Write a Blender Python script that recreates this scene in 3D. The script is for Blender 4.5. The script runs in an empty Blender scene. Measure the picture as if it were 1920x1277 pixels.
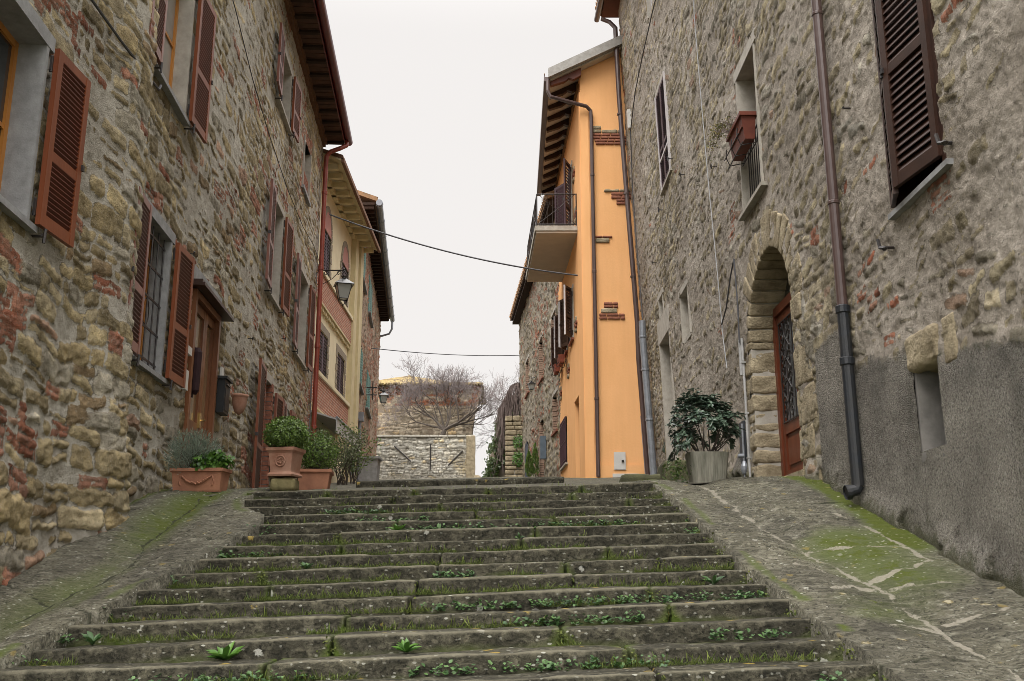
import bpy, math, random
import numpy as np
from mathutils import Vector, Matrix
R = math.radians
sc = bpy.context.scene
col = sc.collection
rnd = random.Random(7)

# ---------------------------------------------------------------- camera, sky, sun, exposure
cam = bpy.data.cameras.new('camera'); cam.sensor_width = 36; cam.lens = 35.33
cam.clip_start = .05; cam.clip_end = 3000
camo = bpy.data.objects.new('camera', cam); col.objects.link(camo)
camo.location = (0, 0, 0); camo.rotation_euler = (R(103.5), 0, 0)
sc.camera = camo
SUN_EL, SUN_AZ = 52, 200          # soft light from behind the camera
w = bpy.data.worlds.new('World'); sc.world = w; w.use_nodes = True
nt = w.node_tree; bg = nt.nodes['Background']
sky = nt.nodes.new('ShaderNodeTexSky'); sky.sky_type = 'NISHITA'; sky.sun_disc = False
sky.sun_elevation = R(SUN_EL); sky.sun_rotation = R(SUN_AZ); sky.dust_density = 6; sky.air_density = 1
hs = nt.nodes.new('ShaderNodeHueSaturation'); hs.inputs['Saturation'].default_value = .25
mx = nt.nodes.new('ShaderNodeMix'); mx.data_type = 'RGBA'; mx.inputs[0].default_value = .93
nt.links.new(sky.outputs[0], hs.inputs['Color']); nt.links.new(hs.outputs[0], mx.inputs[6])
mx.inputs[7].default_value = (8.75, 8.45, 8.25, 1)       # the even cloud deck, brighter overhead and towards the veiled sun
wtc = nt.nodes.new('ShaderNodeTexCoord'); wsp = nt.nodes.new('ShaderNodeSeparateXYZ'); nt.links.new(wtc.outputs['Generated'], wsp.inputs[0])
wz = nt.nodes.new('ShaderNodeMapRange'); wz.interpolation_type = 'SMOOTHSTEP'; nt.links.new(wsp.outputs[2], wz.inputs[0])
for k_, x_ in enumerate((.50, .95, 1.0, 5.3)): wz.inputs[k_ + 1].default_value = x_
wy = nt.nodes.new('ShaderNodeMapRange'); nt.links.new(wsp.outputs[1], wy.inputs[0])
for k_, x_ in enumerate((.1, -.9, 1.0, 1.9)): wy.inputs[k_ + 1].default_value = x_
wm_ = nt.nodes.new('ShaderNodeMath'); wm_.operation = 'MULTIPLY'; nt.links.new(wz.outputs[0], wm_.inputs[0]); nt.links.new(wy.outputs[0], wm_.inputs[1])
wv_ = nt.nodes.new('ShaderNodeVectorMath'); wv_.operation = 'SCALE'; nt.links.new(mx.outputs[2], wv_.inputs[0]); nt.links.new(wm_.outputs[0], wv_.inputs['Scale'])
nt.links.new(wv_.outputs[0], bg.inputs[0]); bg.inputs[1].default_value = .10
sl = bpy.data.lights.new('sun', 'SUN'); sl.energy = 1.5; sl.angle = R(35); sl.color = (1, .96, .9)
so = bpy.data.objects.new('sun', sl); col.objects.link(so)
a_ = R(SUN_AZ)
d_ = Vector((math.sin(a_) * math.cos(R(SUN_EL)), math.cos(a_) * math.cos(R(SUN_EL)), math.sin(R(SUN_EL))))
so.rotation_euler = d_.to_track_quat('Z', 'Y').to_euler(); so.location = (0, 0, 30)
sc.view_settings.view_transform = 'Standard'; sc.view_settings.look = 'None'
sc.view_settings.exposure = .12; sc.view_settings.gamma = 1
sc.cycles.filter_width = .8; sc.cycles.use_denoising = True
sc.cycles.max_bounces = 8; sc.cycles.diffuse_bounces = 5

# ---------------------------------------------------------------- materials
def NT(name):
    m = bpy.data.materials.new(name); m.use_nodes = True
    t = m.node_tree
    return m, t, t.nodes['Principled BSDF']
def noise(t, vec, scale, detail=6, rough=.55, dist=0):
    n = t.nodes.new('ShaderNodeTexNoise'); n.inputs['Scale'].default_value = scale
    n.inputs['Detail'].default_value = detail; n.inputs['Roughness'].default_value = rough
    n.inputs['Distortion'].default_value = dist
    if vec is not None: t.links.new(vec, n.inputs['Vector'])
    return n.outputs['Fac']
def ramp(t, fac, stops):
    n = t.nodes.new('ShaderNodeValToRGB'); e = n.color_ramp.elements
    while len(e) < len(stops): e.new(.5)
    for k, (p, c) in enumerate(stops):
        e[k].position = p; e[k].color = (c if len(c) == 4 else (*c, 1))
    t.links.new(fac, n.inputs[0]); return n.outputs[0]
def mapr(t, v, a, b, c=0., d=1.):
    n = t.nodes.new('ShaderNodeMapRange'); t.links.new(v, n.inputs[0])
    for k, x in enumerate((a, b, c, d)): n.inputs[k + 1].default_value = x
    return n.outputs[0]
def mth(t, op, a, b=None):
    n = t.nodes.new('ShaderNodeMath'); n.operation = op
    for k, x in enumerate((a, b)):
        if x is None: continue
        if isinstance(x, (int, float)): n.inputs[k].default_value = x
        else: t.links.new(x, n.inputs[k])
    return n.outputs[0]
def mix(t, f, a, b, bt='MIX'):
    n = t.nodes.new('ShaderNodeMix'); n.data_type = 'RGBA'; n.blend_type = bt
    if isinstance(f, (int, float)): n.inputs[0].default_value = f
    else: t.links.new(f, n.inputs[0])
    for k, x in ((6, a), (7, b)):
        if isinstance(x, tuple): n.inputs[k].default_value = (*x[:3], 1)
        else: t.links.new(x, n.inputs[k])
    return n.outputs[2]
def attr(t, name):
    n = t.nodes.new('ShaderNodeAttribute'); n.attribute_name = name; return n
def bump(t, p, h, strength, dist=.01):
    n = t.nodes.new('ShaderNodeBump'); n.inputs['Strength'].default_value = strength
    n.inputs['Distance'].default_value = dist; t.links.new(h, n.inputs['Height'])
    t.links.new(n.outputs[0], p.inputs['Normal'])
def tc(t, sc_=None):
    o = t.nodes.new('ShaderNodeTexCoord').outputs['Object']
    if sc_:
        n = t.nodes.new('ShaderNodeMapping'); n.inputs['Scale'].default_value = sc_
        t.links.new(o, n.inputs[0]); o = n.outputs[0]
    return o
MC = {}
def mat(name, c1, c2=None, rough=.7, scale=6, bmp=.3, bs=60, metal=0, stretch=None, spec=.3, dist=.004):
    if name in MC: return MC[name]
    m, t, p = NT(name); v = tc(t, stretch)
    c2 = c2 or tuple(x * .75 for x in c1)
    f = noise(t, v, scale, 8, .6)
    t.links.new(ramp(t, f, [(.3, c2), (.7, c1)]), p.inputs['Base Color'])
    p.inputs['Roughness'].default_value = rough; p.inputs['Metallic'].default_value = metal
    p.inputs['Specular IOR Level'].default_value = spec
    if bmp: bump(t, p, noise(t, v, bs, 6), bmp, dist)
    MC[name] = m; return m
def stone_wall_mat(name, m1, m2, speck=.0, plas=None, sfreq=1., grit=0):
    """rubble: attributes sd (distance to the stone's edge), scol (the stone's own colour), plas (render coat)"""
    m, t, p = NT(name); v = tc(t)
    nf = noise(t, v, 38, 8, .65); nm = noise(t, v, 7, 8, .6); nb = noise(t, v, .6, 5, .6); nt2 = noise(t, v, 95, 5, .7)
    sd = attr(t, 'sd').outputs['Fac']
    e = mth(t, 'ADD', sd, mth(t, 'MULTIPLY', mth(t, 'SUBTRACT', nf, .5), .05))
    f = mapr(t, e, -.004, .003, 1, 0); rim = mth(t, 'MULTIPLY', mapr(t, e, -.010, .001), mapr(t, e, .012, .003))
    scol = attr(t, 'scol').outputs['Color']
    vary = ramp(t, nm, [(.30, (.50, .47, .42)), (.50, (.95, .95, .95)), (.70, (1.45, 1.42, 1.35))])
    s1 = mix(t, 1., scol, vary, 'MULTIPLY')
    s1 = mix(t, mapr(t, nf, .56, .7, 0, .55), s1, tuple(x * .8 for x in m1))        # mortar smears on the faces
    s1 = mix(t, mapr(t, nf, .40, .30, 0, .7), s1, (.09, .07, .045)); s1 = mix(t, mapr(t, nt2, .58, .68, 0, .6), s1, (.08, .065, .04))                # pits
    mo = ramp(t, nm, [(.3, m2), (.65, m1)])
    mo = mix(t, mapr(t, nt2, .56, .68, 0, .55), mo, tuple(x * .45 for x in m2))
    if speck: mo = mix(t, mapr(t, noise(t, v, 45, 4, .8), .60, .65, 0, speck), mo, (.55, .52, .46))
    if grit:
        ng = noise(t, v, 26, 6, .75); mo = mix(t, mapr(t, ng, .57, .66, 0, grit), mo, tuple(x * .35 for x in m2)); mo = mix(t, mapr(t, ng, .42, .34, 0, grit), mo, tuple(x * 1.5 for x in m1))
    c = mix(t, f, mo, s1)
    c = mix(t, mth(t, 'MULTIPLY', rim, mapr(t, noise(t, v, 5, 4), .45, .6, 0, .75)), c, (.07, .06, .045))   # patchy dark line along the joint round a stone
    grime = ramp(t, nb, [(.3, (.72, .70, .66)), (.6, (1.08, 1.08, 1.06))])
    c = mix(t, 1., c, grime, 'MULTIPLY')
    h = mth(t, 'ADD', mth(t, 'MULTIPLY', nf, 1.), mth(t, 'MULTIPLY', nt2, .5))
    if plas:
        pa = attr(t, 'plas').outputs['Fac']
        vo = t.nodes.new('ShaderNodeTexVoronoi'); vo.inputs['Scale'].default_value = 95; t.links.new(v, vo.inputs[0])
        pc = mix(t, mapr(t, vo.outputs['Distance'], .1, .6, 1, 0), tuple(x * .6 for x in plas), plas)
        pc = mix(t, mapr(t, noise(t, v, 42, 5, .8), .54, .60, 0, .7), pc, (.50, .48, .45)); pc = mix(t, mapr(t, noise(t, v, 52, 5, .8), .42, .49, .75, 0), pc, (.07, .066, .060))
        pc = mix(t, mapr(t, noise(t, tc(t, (1.5, 1.5, .4)), 1.7, 6, .65), .52, .66, 0, .45), pc, (.13, .125, .11))
        pc = mix(t, 1., pc, ramp(t, noise(t, v, 1.6, 6, .6), [(.3, (.66, .65, .63)), (.65, (1.2, 1.18, 1.12))]), 'MULTIPLY')
        gr = attr(t, 'damp').outputs['Fac']
        pf = mapr(t, mth(t, 'ADD', pa, mth(t, 'ADD', mth(t, 'MULTIPLY', mth(t, 'SUBTRACT', nf, .5), .9), mth(t, 'MULTIPLY', mth(t, 'SUBTRACT', nm, .5), .7))), .42, .62)
        c = mix(t, pf, c, pc)
        gf = mapr(t, mth(t, 'ADD', gr, mth(t, 'MULTIPLY', mth(t, 'SUBTRACT', nm, .5), 1.3)), .45, .8, 0, .75)
        c = mix(t, gf, c, mix(t, nf, (.035, .05, .015), (.14, .13, .075)))
        h = mth(t, 'ADD', h, mth(t, 'MULTIPLY', pf, mth(t, 'SUBTRACT', 1., mth(t, 'MULTIPLY', vo.outputs['Distance'], 1.6))))
    t.links.new(c, p.inputs['Base Color']); p.inputs['Roughness'].default_value = .92
    p.inputs['Specular IOR Level'].default_value = .15
    bump(t, p, h, 1., .020)
    return m

def paving_mat(name, c1, c2, c3, moss, mort, st=(3., 14., 14.), sw=1.2, yl_=.35):
    """worn slabs: attributes jt (0..1 mortar), moss (0..1 where moss and algae sit)"""
    m, t, p = NT(name); v = tc(t)
    vs = tc(t, st)
    nl = noise(t, v, 1.7, 6, .6); nm = noise(t, v, 9, 8, .68); nf = noise(t, v, 45, 8, .65); nst = noise(t, vs, 2.2, 8, .6, 1.2)
    c = ramp(t, nst, [(.3, c2), (.5, c1), (.7, c3)])
    c = mix(t, 1., c, ramp(t, nl, [(.3, (.6, .6, .6)), (.65, (1.25, 1.25, 1.2))]), 'MULTIPLY')
    c = mix(t, mapr(t, nf, .52, .64, 0, .8), c, tuple(x * .3 for x in c2)); c = mix(t, mapr(t, nm, .56, .68, 0, .6), c, tuple(x * 1.5 for x in c3))
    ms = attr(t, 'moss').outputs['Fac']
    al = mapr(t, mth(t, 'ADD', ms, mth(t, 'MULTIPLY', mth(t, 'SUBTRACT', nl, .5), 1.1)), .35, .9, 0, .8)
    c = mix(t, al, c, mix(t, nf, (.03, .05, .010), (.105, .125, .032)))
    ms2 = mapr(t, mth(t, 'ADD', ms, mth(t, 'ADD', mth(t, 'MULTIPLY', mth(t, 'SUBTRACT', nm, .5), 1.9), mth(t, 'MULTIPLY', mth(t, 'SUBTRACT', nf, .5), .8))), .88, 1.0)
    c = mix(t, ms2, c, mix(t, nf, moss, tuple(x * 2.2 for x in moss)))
    # lichens
    vo = t.nodes.new('ShaderNodeTexVoronoi'); vo.inputs['Scale'].default_value = 5.5; vo.inputs['Randomness'].default_value = 1
    t.links.new(v, vo.inputs[0])
    d = mth(t, 'ADD', vo.outputs['Distance'], mth(t, 'MULTIPLY', mth(t, 'SUBTRACT', nf, .5), .32))
    pick = t.nodes.new('ShaderNodeSeparateColor'); t.links.new(vo.outputs['Color'], pick.inputs[0])
    wl = mth(t, 'MULTIPLY', mapr(t, d, .10, .14, 1, 0), mapr(t, pick.outputs[0], .50, .54))
    c = mix(t, mth(t, 'MULTIPLY', wl, .65), c, (.42, .42, .37))
    yl = mth(t, 'MULTIPLY', mapr(t, d, .13, .19, 1, 0), mapr(t, pick.outputs[1], .52, .56))
    c = mix(t, mth(t, 'MULTIPLY', yl, yl_), c, (.29, .21, .045))
    v2 = t.nodes.new('ShaderNodeTexVoronoi'); v2.inputs['Scale'].default_value = 19; t.links.new(v, v2.inputs[0])
    d2 = mth(t, 'ADD', v2.outputs['Distance'], mth(t, 'MULTIPLY', mth(t, 'SUBTRACT', nf, .5), .3))
    p2 = t.nodes.new('ShaderNodeSeparateColor'); t.links.new(v2.outputs['Color'], p2.inputs[0])
    w2 = mth(t, 'MULTIPLY', mapr(t, d2, .12, .2, 1, 0), mapr(t, p2.outputs[0], .55, .60))
    c = mix(t, mth(t, 'MULTIPLY', w2, .38), c, (.34, .34, .29))
    nsg_ = attr(t, 'nosing').outputs['Fac']
    c = mix(t, mapr(t, mth(t, 'ADD', nsg_, mth(t, 'MULTIPLY', mth(t, 'SUBTRACT', nm, .5), 1.0)), .35, .95, 0, .75), c, mix(t, nf, tuple(x * 1.2 for x in c3), tuple(x * 1.9 for x in c3)))
    fl = t.nodes.new('ShaderNodeTexVoronoi'); fl.inputs['Scale'].default_value = 1; t.links.new(tc(t, (17., 34., 34.)), fl.inputs[0])
    fd = mth(t, 'ADD', fl.outputs['Distance'], mth(t, 'MULTIPLY', mth(t, 'SUBTRACT', nf, .5), .5)); fp = t.nodes.new('ShaderNodeSeparateColor'); t.links.new(fl.outputs['Color'], fp.inputs[0])
    c = mix(t, mth(t, 'MULTIPLY', mth(t, 'MULTIPLY', mapr(t, fd, .16, .24, 1, 0), mapr(t, fp.outputs[0], .55, .6)), mapr(t, nl, .42, .6, 0, .8)), c, (.36, .36, .31))
    jt = attr(t, 'jt').outputs['Fac']
    jf = mapr(t, mth(t, 'ADD', jt, mth(t, 'ADD', mth(t, 'MULTIPLY', mth(t, 'SUBTRACT', nm, .5), 1.6), mth(t, 'MULTIPLY', mth(t, 'SUBTRACT', nf, .5), .8))), .5, .75, 0, .85)
    c = mix(t, jf, c, mix(t, nf, tuple(x * .45 for x in mort), tuple(x * 1.3 for x in mort)))
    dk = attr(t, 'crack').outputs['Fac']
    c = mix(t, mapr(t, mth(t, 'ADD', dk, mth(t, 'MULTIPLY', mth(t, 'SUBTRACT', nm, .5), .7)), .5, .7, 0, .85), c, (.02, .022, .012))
    t.links.new(c, p.inputs['Base Color']); p.inputs['Roughness'].default_value = .85
    p.inputs['Specular IOR Level'].default_value = .2
    h = mth(t, 'ADD', mth(t, 'ADD', mth(t, 'MULTIPLY', nf, .7), mth(t, 'MULTIPLY', nm, .8)), mth(t, 'MULTIPLY', nst, sw))
    bump(t, p, h, .8, .02)
    return m

def leaf_mat(name, c1, c2, rough=.5, trans=.25, spec=.4):
    m, t, p = NT(name)
    g = t.nodes.new('ShaderNodeObjectInfo'); v = tc(t)
    n = noise(t, v, 30, 2)
    a = attr(t, 'lr').outputs['Fac']
    f = mth(t, 'ADD', mth(t, 'MULTIPLY', a, .8), mth(t, 'MULTIPLY', n, .2))
    t.links.new(ramp(t, f, [(.1, c1), (.9, c2)]), p.inputs['Base Color'])
    p.inputs['Roughness'].default_value = rough; p.inputs['Specular IOR Level'].default_value = spec
    if trans:
        tr = t.nodes.new('ShaderNodeBsdfTranslucent'); ms = t.nodes.new('ShaderNodeMixShader'); ms.inputs[0].default_value = trans
        t.links.new(ramp(t, f, [(.1, c1), (.9, c2)]), tr.inputs[0])
        t.links.new(p.outputs[0], ms.inputs[1]); t.links.new(tr.outputs[0], ms.inputs[2])
        t.links.new(ms.outputs[0], t.nodes['Material Output'].inputs[0])
    return m
def glass_mat(name, c, rough=.08):
    m, t, p = NT(name)
    t.links.new(ramp(t, noise(t, tc(t), 1.5, 3), [(.3, tuple(x * .6 for x in c)), (.7, c)]), p.inputs['Base Color'])
    p.inputs['Roughness'].default_value = rough; p.inputs['Specular IOR Level'].default_value = .8
    return m

wood = mat('shutter_wood', (.22, .066, .027), (.14, .040, .017), .4, 3, .25, 40, stretch=(1, 1, .15))
wood_n = mat('shutter_wood_worn', (.21, .070, .040), (.14, .045, .028), .4, 4, .25, 40, stretch=(1, 1, .15), spec=.6)
wood_dk = mat('dark_brown_paint', (.045, .020, .013), (.028, .014, .010), .4, 5, .15, 50, spec=.35)
wood_door = mat('door_wood', (.21, .085, .036), (.12, .045, .02), .4, 5, .3, 40, stretch=(1, 1, .12))
wood_red = mat('red_brown_wood', (.165, .042, .018), (.085, .022, .010), .4, 4, .3, 40, stretch=(1, 1, .12))
wood_gold = mat('honey_wood', (.50, .22, .045), (.34, .13, .03), .4, 5, .2, 40, stretch=(1, 1, .12))
white_edge = mat('pale_metal_edge', (.55, .52, .52), None, .5)
cement = mat('grey_dressed_stone', (.31, .315, .315), (.20, .20, .20), .85, 9, .5, 70)
cement_w = mat('pale_reveal_plaster', (.44, .41, .36), (.30, .28, .24), .9, 7, .5, 60)
sandst = mat('jamb_sandstone', (.40, .34, .23), (.15, .12, .075), .95, 4.5, 1., 30, dist=.02)
stone_lt = mat('pale_sill_stone', (.40, .38, .33), (.26, .24, .20), .8, 8, .4, 60)
iron = mat('black_iron', (.016, .016, .018), (.03, .022, .018), .45, 12, .3, 80, spec=.5)
redpipe = mat('red_painted_pipe', (.27, .048, .028), (.19, .034, .020), .4, 5, .1, 40, spec=.5)
redgut = mat('red_painted_gutter', (.13, .012, .012), (.08, .010, .010), .35, 5, .1, 40, spec=.5)
brownpipe = mat('brown_painted_pipe', (.085, .055, .05), (.06, .036, .032), .3, 3, .1, 40, spec=.6)
blackpipe = mat('black_iron_pipe', (.012, .016, .022), (.022, .022, .022), .45, 8, .5, 50, spec=.5)
zinc = mat('zinc_pipe', (.28, .30, .33), (.18, .19, .21), .4, 6, .1, 40, metal=.3)
whitepipe = mat('grey_white_conduit', (.42, .42, .42), (.28, .28, .27), .5, 9, .1, 40)
terra = mat('terracotta', (.42, .20, .12), (.27, .125, .08), .85, 7, .5, 60)
terra_p = mat('weathered_terracotta', (.42, .26, .19), (.30, .14, .09), .9, 5, .6, 60)
concrete = mat('planter_concrete', (.30, .29, .24), (.13, .13, .10), .9, 4, .8, 70, stretch=(5, 5, .6))
soil = mat('soil', (.03, .022, .015), None, 1, 20, 1, 60)
tile = mat('roof_tiles', (.30, .17, .09), (.15, .10, .055), .9, 6, .8, 50)
tile_l = mat('lichened_roof_tiles', (.46, .36, .16), (.10, .07, .055), .9, 3.2, .9, 30)
underb = mat('eave_boards', (.045, .024, .016), (.025, .015, .010), .9, 4, .6, 30)
cream = mat('cream_plaster', (.70, .64, .46), (.62, .56, .39), .9, 2, .3, 50)
cream_d = mat('ochre_cream_trim', (.60, .52, .32), (.50, .42, .25), .85, 3, .2, 50)
greige = mat('painted_quoin', (.30, .26, .20), (.22, .19, .15), .9, 6, .3, 50)
pink = mat('pink_plaster', (.45, .23, .20), (.38, .19, .17), .9, 3, .2, 50)
purple = mat('plum_brown_shutter', (.060, .030, .038), (.045, .022, .028), .5, 4, .2, 40)
teal = mat('teal_shutter', (.20, .34, .30), (.14, .26, .23), .6, 4, .2, 40)
awn = mat('awning_cloth', (.50, .50, .48), (.40, .40, .40), .8, 2, .1, 20)
beige = mat('beige_soffit', (.52, .46, .38), (.44, .39, .32), .85, 3, .2, 30)
verge = mat('cement_verge', (.36, .35, .33), (.24, .23, .21), .9, 8, .5, 50)
mailm = mat('black_mailbox_paint', (.018, .02, .022), None, .5, 9, .2, 50)
whitebox = mat('white_enamel', (.58, .57, .54), (.50, .49, .46), .5, 4, .1, 40)
bluegrey = mat('blue_grey_box', (.10, .13, .16), None, .5)
cable_m = mat('cable_sheath', (.10, .10, .11), (.06, .06, .065), .6)
cable_p = mat('pale_cable', (.36, .37, .38), None, .6)
brickm = mat('brick', (.31, .125, .075), (.17, .07, .048), .9, 14, .8, 60)
glass_d = glass_mat('window_glass', (.035, .038, .04))
glass_c = glass_mat('curtained_glass', (.30, .28, .25), .25)
lamp_g = glass_mat('frosted_lamp_glass', (.42, .43, .40), .3)
bark = mat('bark', (.12, .10, .085), (.06, .05, .042), .95, 12, .8, 60)
twig = mat('grey_twigs', (.24, .205, .20), (.16, .135, .13), .95, 12, 0)
def orange_mat():
    m, t, p = NT('orange_plaster'); v = tc(t)
    c = ramp(t, noise(t, v, .8, 6, .6), [(.3, (.77, .415, .18)), (.7, (.82, .455, .21))])
    c = mix(t, 1., c, ramp(t, noise(t, tc(t, (3, 3, .25)), 1.6, 6, .6), [(.3, (.95, .94, .93)), (.6, (1.01, 1.01, 1.01))]), 'MULTIPLY')
    c = mix(t, mapr(t, noise(t, v, 30, 5, .7), .68, .76, 0, .35), c, (.45, .22, .08))
    t.links.new(c, p.inputs['Base Color']); p.inputs['Roughness'].default_value = .92; p.inputs['Specular IOR Level'].default_value = .1
    bump(t, p, noise(t, v, 18, 8, .6), .35, .01); return m
orange = orange_mat()
def brickwall_mat(name, c1, c2, mo, sx):
    m, t, p = NT(name)
    o = t.nodes.new('ShaderNodeTexCoord').outputs['Object']; s = t.nodes.new('ShaderNodeSeparateXYZ'); t.links.new(o, s.inputs[0])
    cb = t.nodes.new('ShaderNodeCombineXYZ'); t.links.new(s.outputs[sx], cb.inputs[0]); t.links.new(s.outputs[2], cb.inputs[1])
    b = t.nodes.new('ShaderNodeTexBrick'); t.links.new(cb.outputs[0], b.inputs['Vector'])
    b.inputs['Scale'].default_value = 1; b.inputs['Brick Width'].default_value = .26; b.inputs['Row Height'].default_value = .075
    b.inputs['Mortar Size'].default_value = .012; b.inputs['Mortar Smooth'].default_value = .3
    b.inputs['Color1'].default_value = (*c1, 1); b.inputs['Color2'].default_value = (*c2, 1); b.inputs['Mortar'].default_value = (*mo, 1)
    c = mix(t, 1., b.outputs['Color'], ramp(t, noise(t, o, 9, 6), [(.3, (.7, .7, .7)), (.7, (1.25, 1.25, 1.25))]), 'MULTIPLY')
    t.links.new(c, p.inputs['Base Color']); p.inputs['Roughness'].default_value = .9
    bump(t, p, b.outputs['Fac'], -.6, .01); return m
pinkbrick = mat('pale_old_brick', (.36, .25, .18), (.25, .165, .12), .9, 10, .8, 60)
brick_w = brickwall_mat('band_brickwork', (.36, .13, .075), (.30, .10, .06), (.42, .34, .26), 1)

# ---------------------------------------------------------------- mesh helpers
class MB:
    def __init__(s): s.v = []; s.f = []
    def poly(s, pts):
        n = len(s.v); s.v += [tuple(p) for p in pts]; s.f.append(tuple(range(n, n + len(pts))))
    def hexa(s, c):      # 8 corners: index bits x,y,z
        n = len(s.v); s.v += [tuple(p) for p in c]
        for q in ((0, 1, 3, 2), (4, 6, 7, 5), (0, 4, 5, 1), (2, 3, 7, 6), (0, 2, 6, 4), (1, 5, 7, 3)): s.f.append(tuple(n + k for k in q))
    def box(s, fn, a0, a1, b0, b1, c0, c1):
        s.hexa([fn(a, b, c) for c in (c0, c1) for b in (b0, b1) for a in (a0, a1)])
    def tube(s, pts, r, seg=8, cap=True):
        pts = [Vector(p) for p in pts]; rs = r if isinstance(r, (list, tuple)) else [r] * len(pts)
        n0 = len(s.v); up = None
        for k, p in enumerate(pts):
            d = (pts[min(k + 1, len(pts) - 1)] - pts[max(k - 1, 0)]).normalized()
            if up is None: up = Vector((0, 0, 1)) if abs(d.z) < .9 else Vector((1, 0, 0))
            x = d.cross(up).normalized(); y = x.cross(d).normalized(); up = y
            for j in range(seg):
                a = 2 * math.pi * j / seg; s.v.append(tuple(p + x * (math.cos(a) * rs[k]) + y * (math.sin(a) * rs[k])))
        for k in range(len(pts) - 1):
            for j in range(seg):
                a = n0 + k * seg + j; b = n0 + k * seg + (j + 1) % seg
                s.f.append((a, b, b + seg, a + seg))
        if cap:
            s.f.append(tuple(n0 + j for j in range(seg))[::-1]); e = n0 + (len(pts) - 1) * seg; s.f.append(tuple(e + j for j in range(seg)))
    def lathe(s, c, prof, seg=16):   # prof: (r,z) list
        n0 = len(s.v); c = Vector(c)
        for r, z in prof:
            for j in range(seg):
                a = 2 * math.pi * j / seg; s.v.append((c.x + r * math.cos(a), c.y + r * math.sin(a), c.z + z))
        for k in range(len(prof) - 1):
            for j in range(seg):
                a = n0 + k * seg + j; b = n0 + k * seg + (j + 1) % seg; s.f.append((a, b, b + seg, a + seg))
        s.f.append(tuple(n0 + j for j in range(seg))[::-1]); e = n0 + (len(prof) - 1) * seg; s.f.append(tuple(e + j for j in range(seg)))
    def frustum(s, c, rings, rot=0):    # rings: (halfx, halfy, z)
        n0 = len(s.v); c = Vector(c); ca, sa = math.cos(rot), math.sin(rot)
        for hx, hy, z in rings:
            for x, y in ((-hx, -hy), (hx, -hy), (hx, hy), (-hx, hy)): s.v.append((c.x + x * ca - y * sa, c.y + x * sa + y * ca, c.z + z))
        for k in range(len(rings) - 1):
            for j in range(4):
                a = n0 + 4 * k + j; b = n0 + 4 * k + (j + 1) % 4; s.f.append((a, b, b + 4, a + 4))
        s.f.append((n0 + 3, n0 + 2, n0 + 1, n0)); e = n0 + 4 * (len(rings) - 1); s.f.append((e, e + 1, e + 2, e + 3))
    def block(s, fn, lo, hi, r=.02, amp=.008, seed=0, step=.06, freq=5):
        """rough-hewn stone: rounded box with noise; fn maps local (a,b,c) to the world"""
        lo = np.array(lo, float); hi = np.array(hi, float); ctr = (lo + hi) / 2; hf = (hi - lo) / 2
        r = min(r, hf.min() * .95)
        for ax in range(3):
            o = [k for k in range(3) if k != ax]
            na, nb = [max(2, int(2 * hf[k] / step) + 1) for k in o]
            def lin(h, n):
                g = np.linspace(-h, h, n + 1); return np.unique(np.concatenate([g, [-h + r * .3, -h + r, h - r, h - r * .3]]).round(5))
            A, B = np.meshgrid(lin(hf[o[0]], na), lin(hf[o[1]], nb), indexing='ij')
            for sg in (-1, 1):
                P = np.zeros(A.shape + (3,)); P[..., o[0]] = A; P[..., o[1]] = B; P[..., ax] = sg * hf[ax]
                q = np.clip(P, -(hf - r), hf - r); d = P - q; L = np.linalg.norm(d, axis=-1, keepdims=True); d = d / np.maximum(L, 1e-9)
                P = q + d * r
                W = P + ctr
                nn = fbm(W[..., 0] * freq + W[..., 2] * 3.1 + seed * 7.3, W[..., 1] * freq + W[..., 2] * freq * .8 + seed * 3.7, seed, 3) - .5
                n2 = fbm(W[..., 0] * freq * .9 + 31 + seed, W[..., 2] * freq + W[..., 1] * 2.7, seed + 5, 3) - .5
                W = W + d * (nn * 2 * amp)[..., None]; W[..., 2] += n2 * amp * .6
                n0 = len(s.v); sh = A.shape
                s.v += [tuple(fn(*x)) for x in W.reshape(-1, 3)]
                for i in range(sh[0] - 1):
                    for j in range(sh[1] - 1):
                        a = n0 + i * sh[1] + j; s.f.append((a, a + 1, a + sh[1] + 1, a + sh[1]))
    def build(s, name, m, parent=None, smooth=False, fix=True):
        me = bpy.data.meshes.new(name)
        off = np.array(parent.get('_o', (0, 0, 0)) if parent else (0, 0, 0), float)
        v = np.array(s.v, float) - off
        me.from_pydata(v.tolist(), [], s.f); me.materials.append(m)
        if fix:
            import bmesh
            b = bmesh.new(); b.from_mesh(me); bmesh.ops.remove_doubles(b, verts=b.verts, dist=2e-5)
            bmesh.ops.recalc_face_normals(b, faces=b.faces); b.to_mesh(me); b.free()
        if smooth: me.shade_smooth()
        me.update(); return link(name, me, parent)
def link(name, me, parent=None):
    o = bpy.data.objects.new(name, me); col.objects.link(o)
    if parent:
        o.parent = parent; o['_o'] = parent.get('_o', (0, 0, 0))
    return o
def tag(o, label=None, cat=None, group=None, kind=None):
    if label: o['label'] = label
    if cat: o['category'] = cat
    if group: o['group'] = group
    if kind: o['kind'] = kind
    return o
def thing(name, loc, label, cat, group=None, kind=None):
    o = bpy.data.objects.new(name, None); col.objects.link(o); o.location = loc; o['_o'] = tuple(loc); o.empty_display_size = .2
    return tag(o, label, cat, group, kind)
def reorigin(o, loc):
    loc = Vector(loc); o.data.transform(Matrix.Translation(-loc)); o.location = loc; return o
W3 = lambda x, y, z: (x, y, z)

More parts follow.
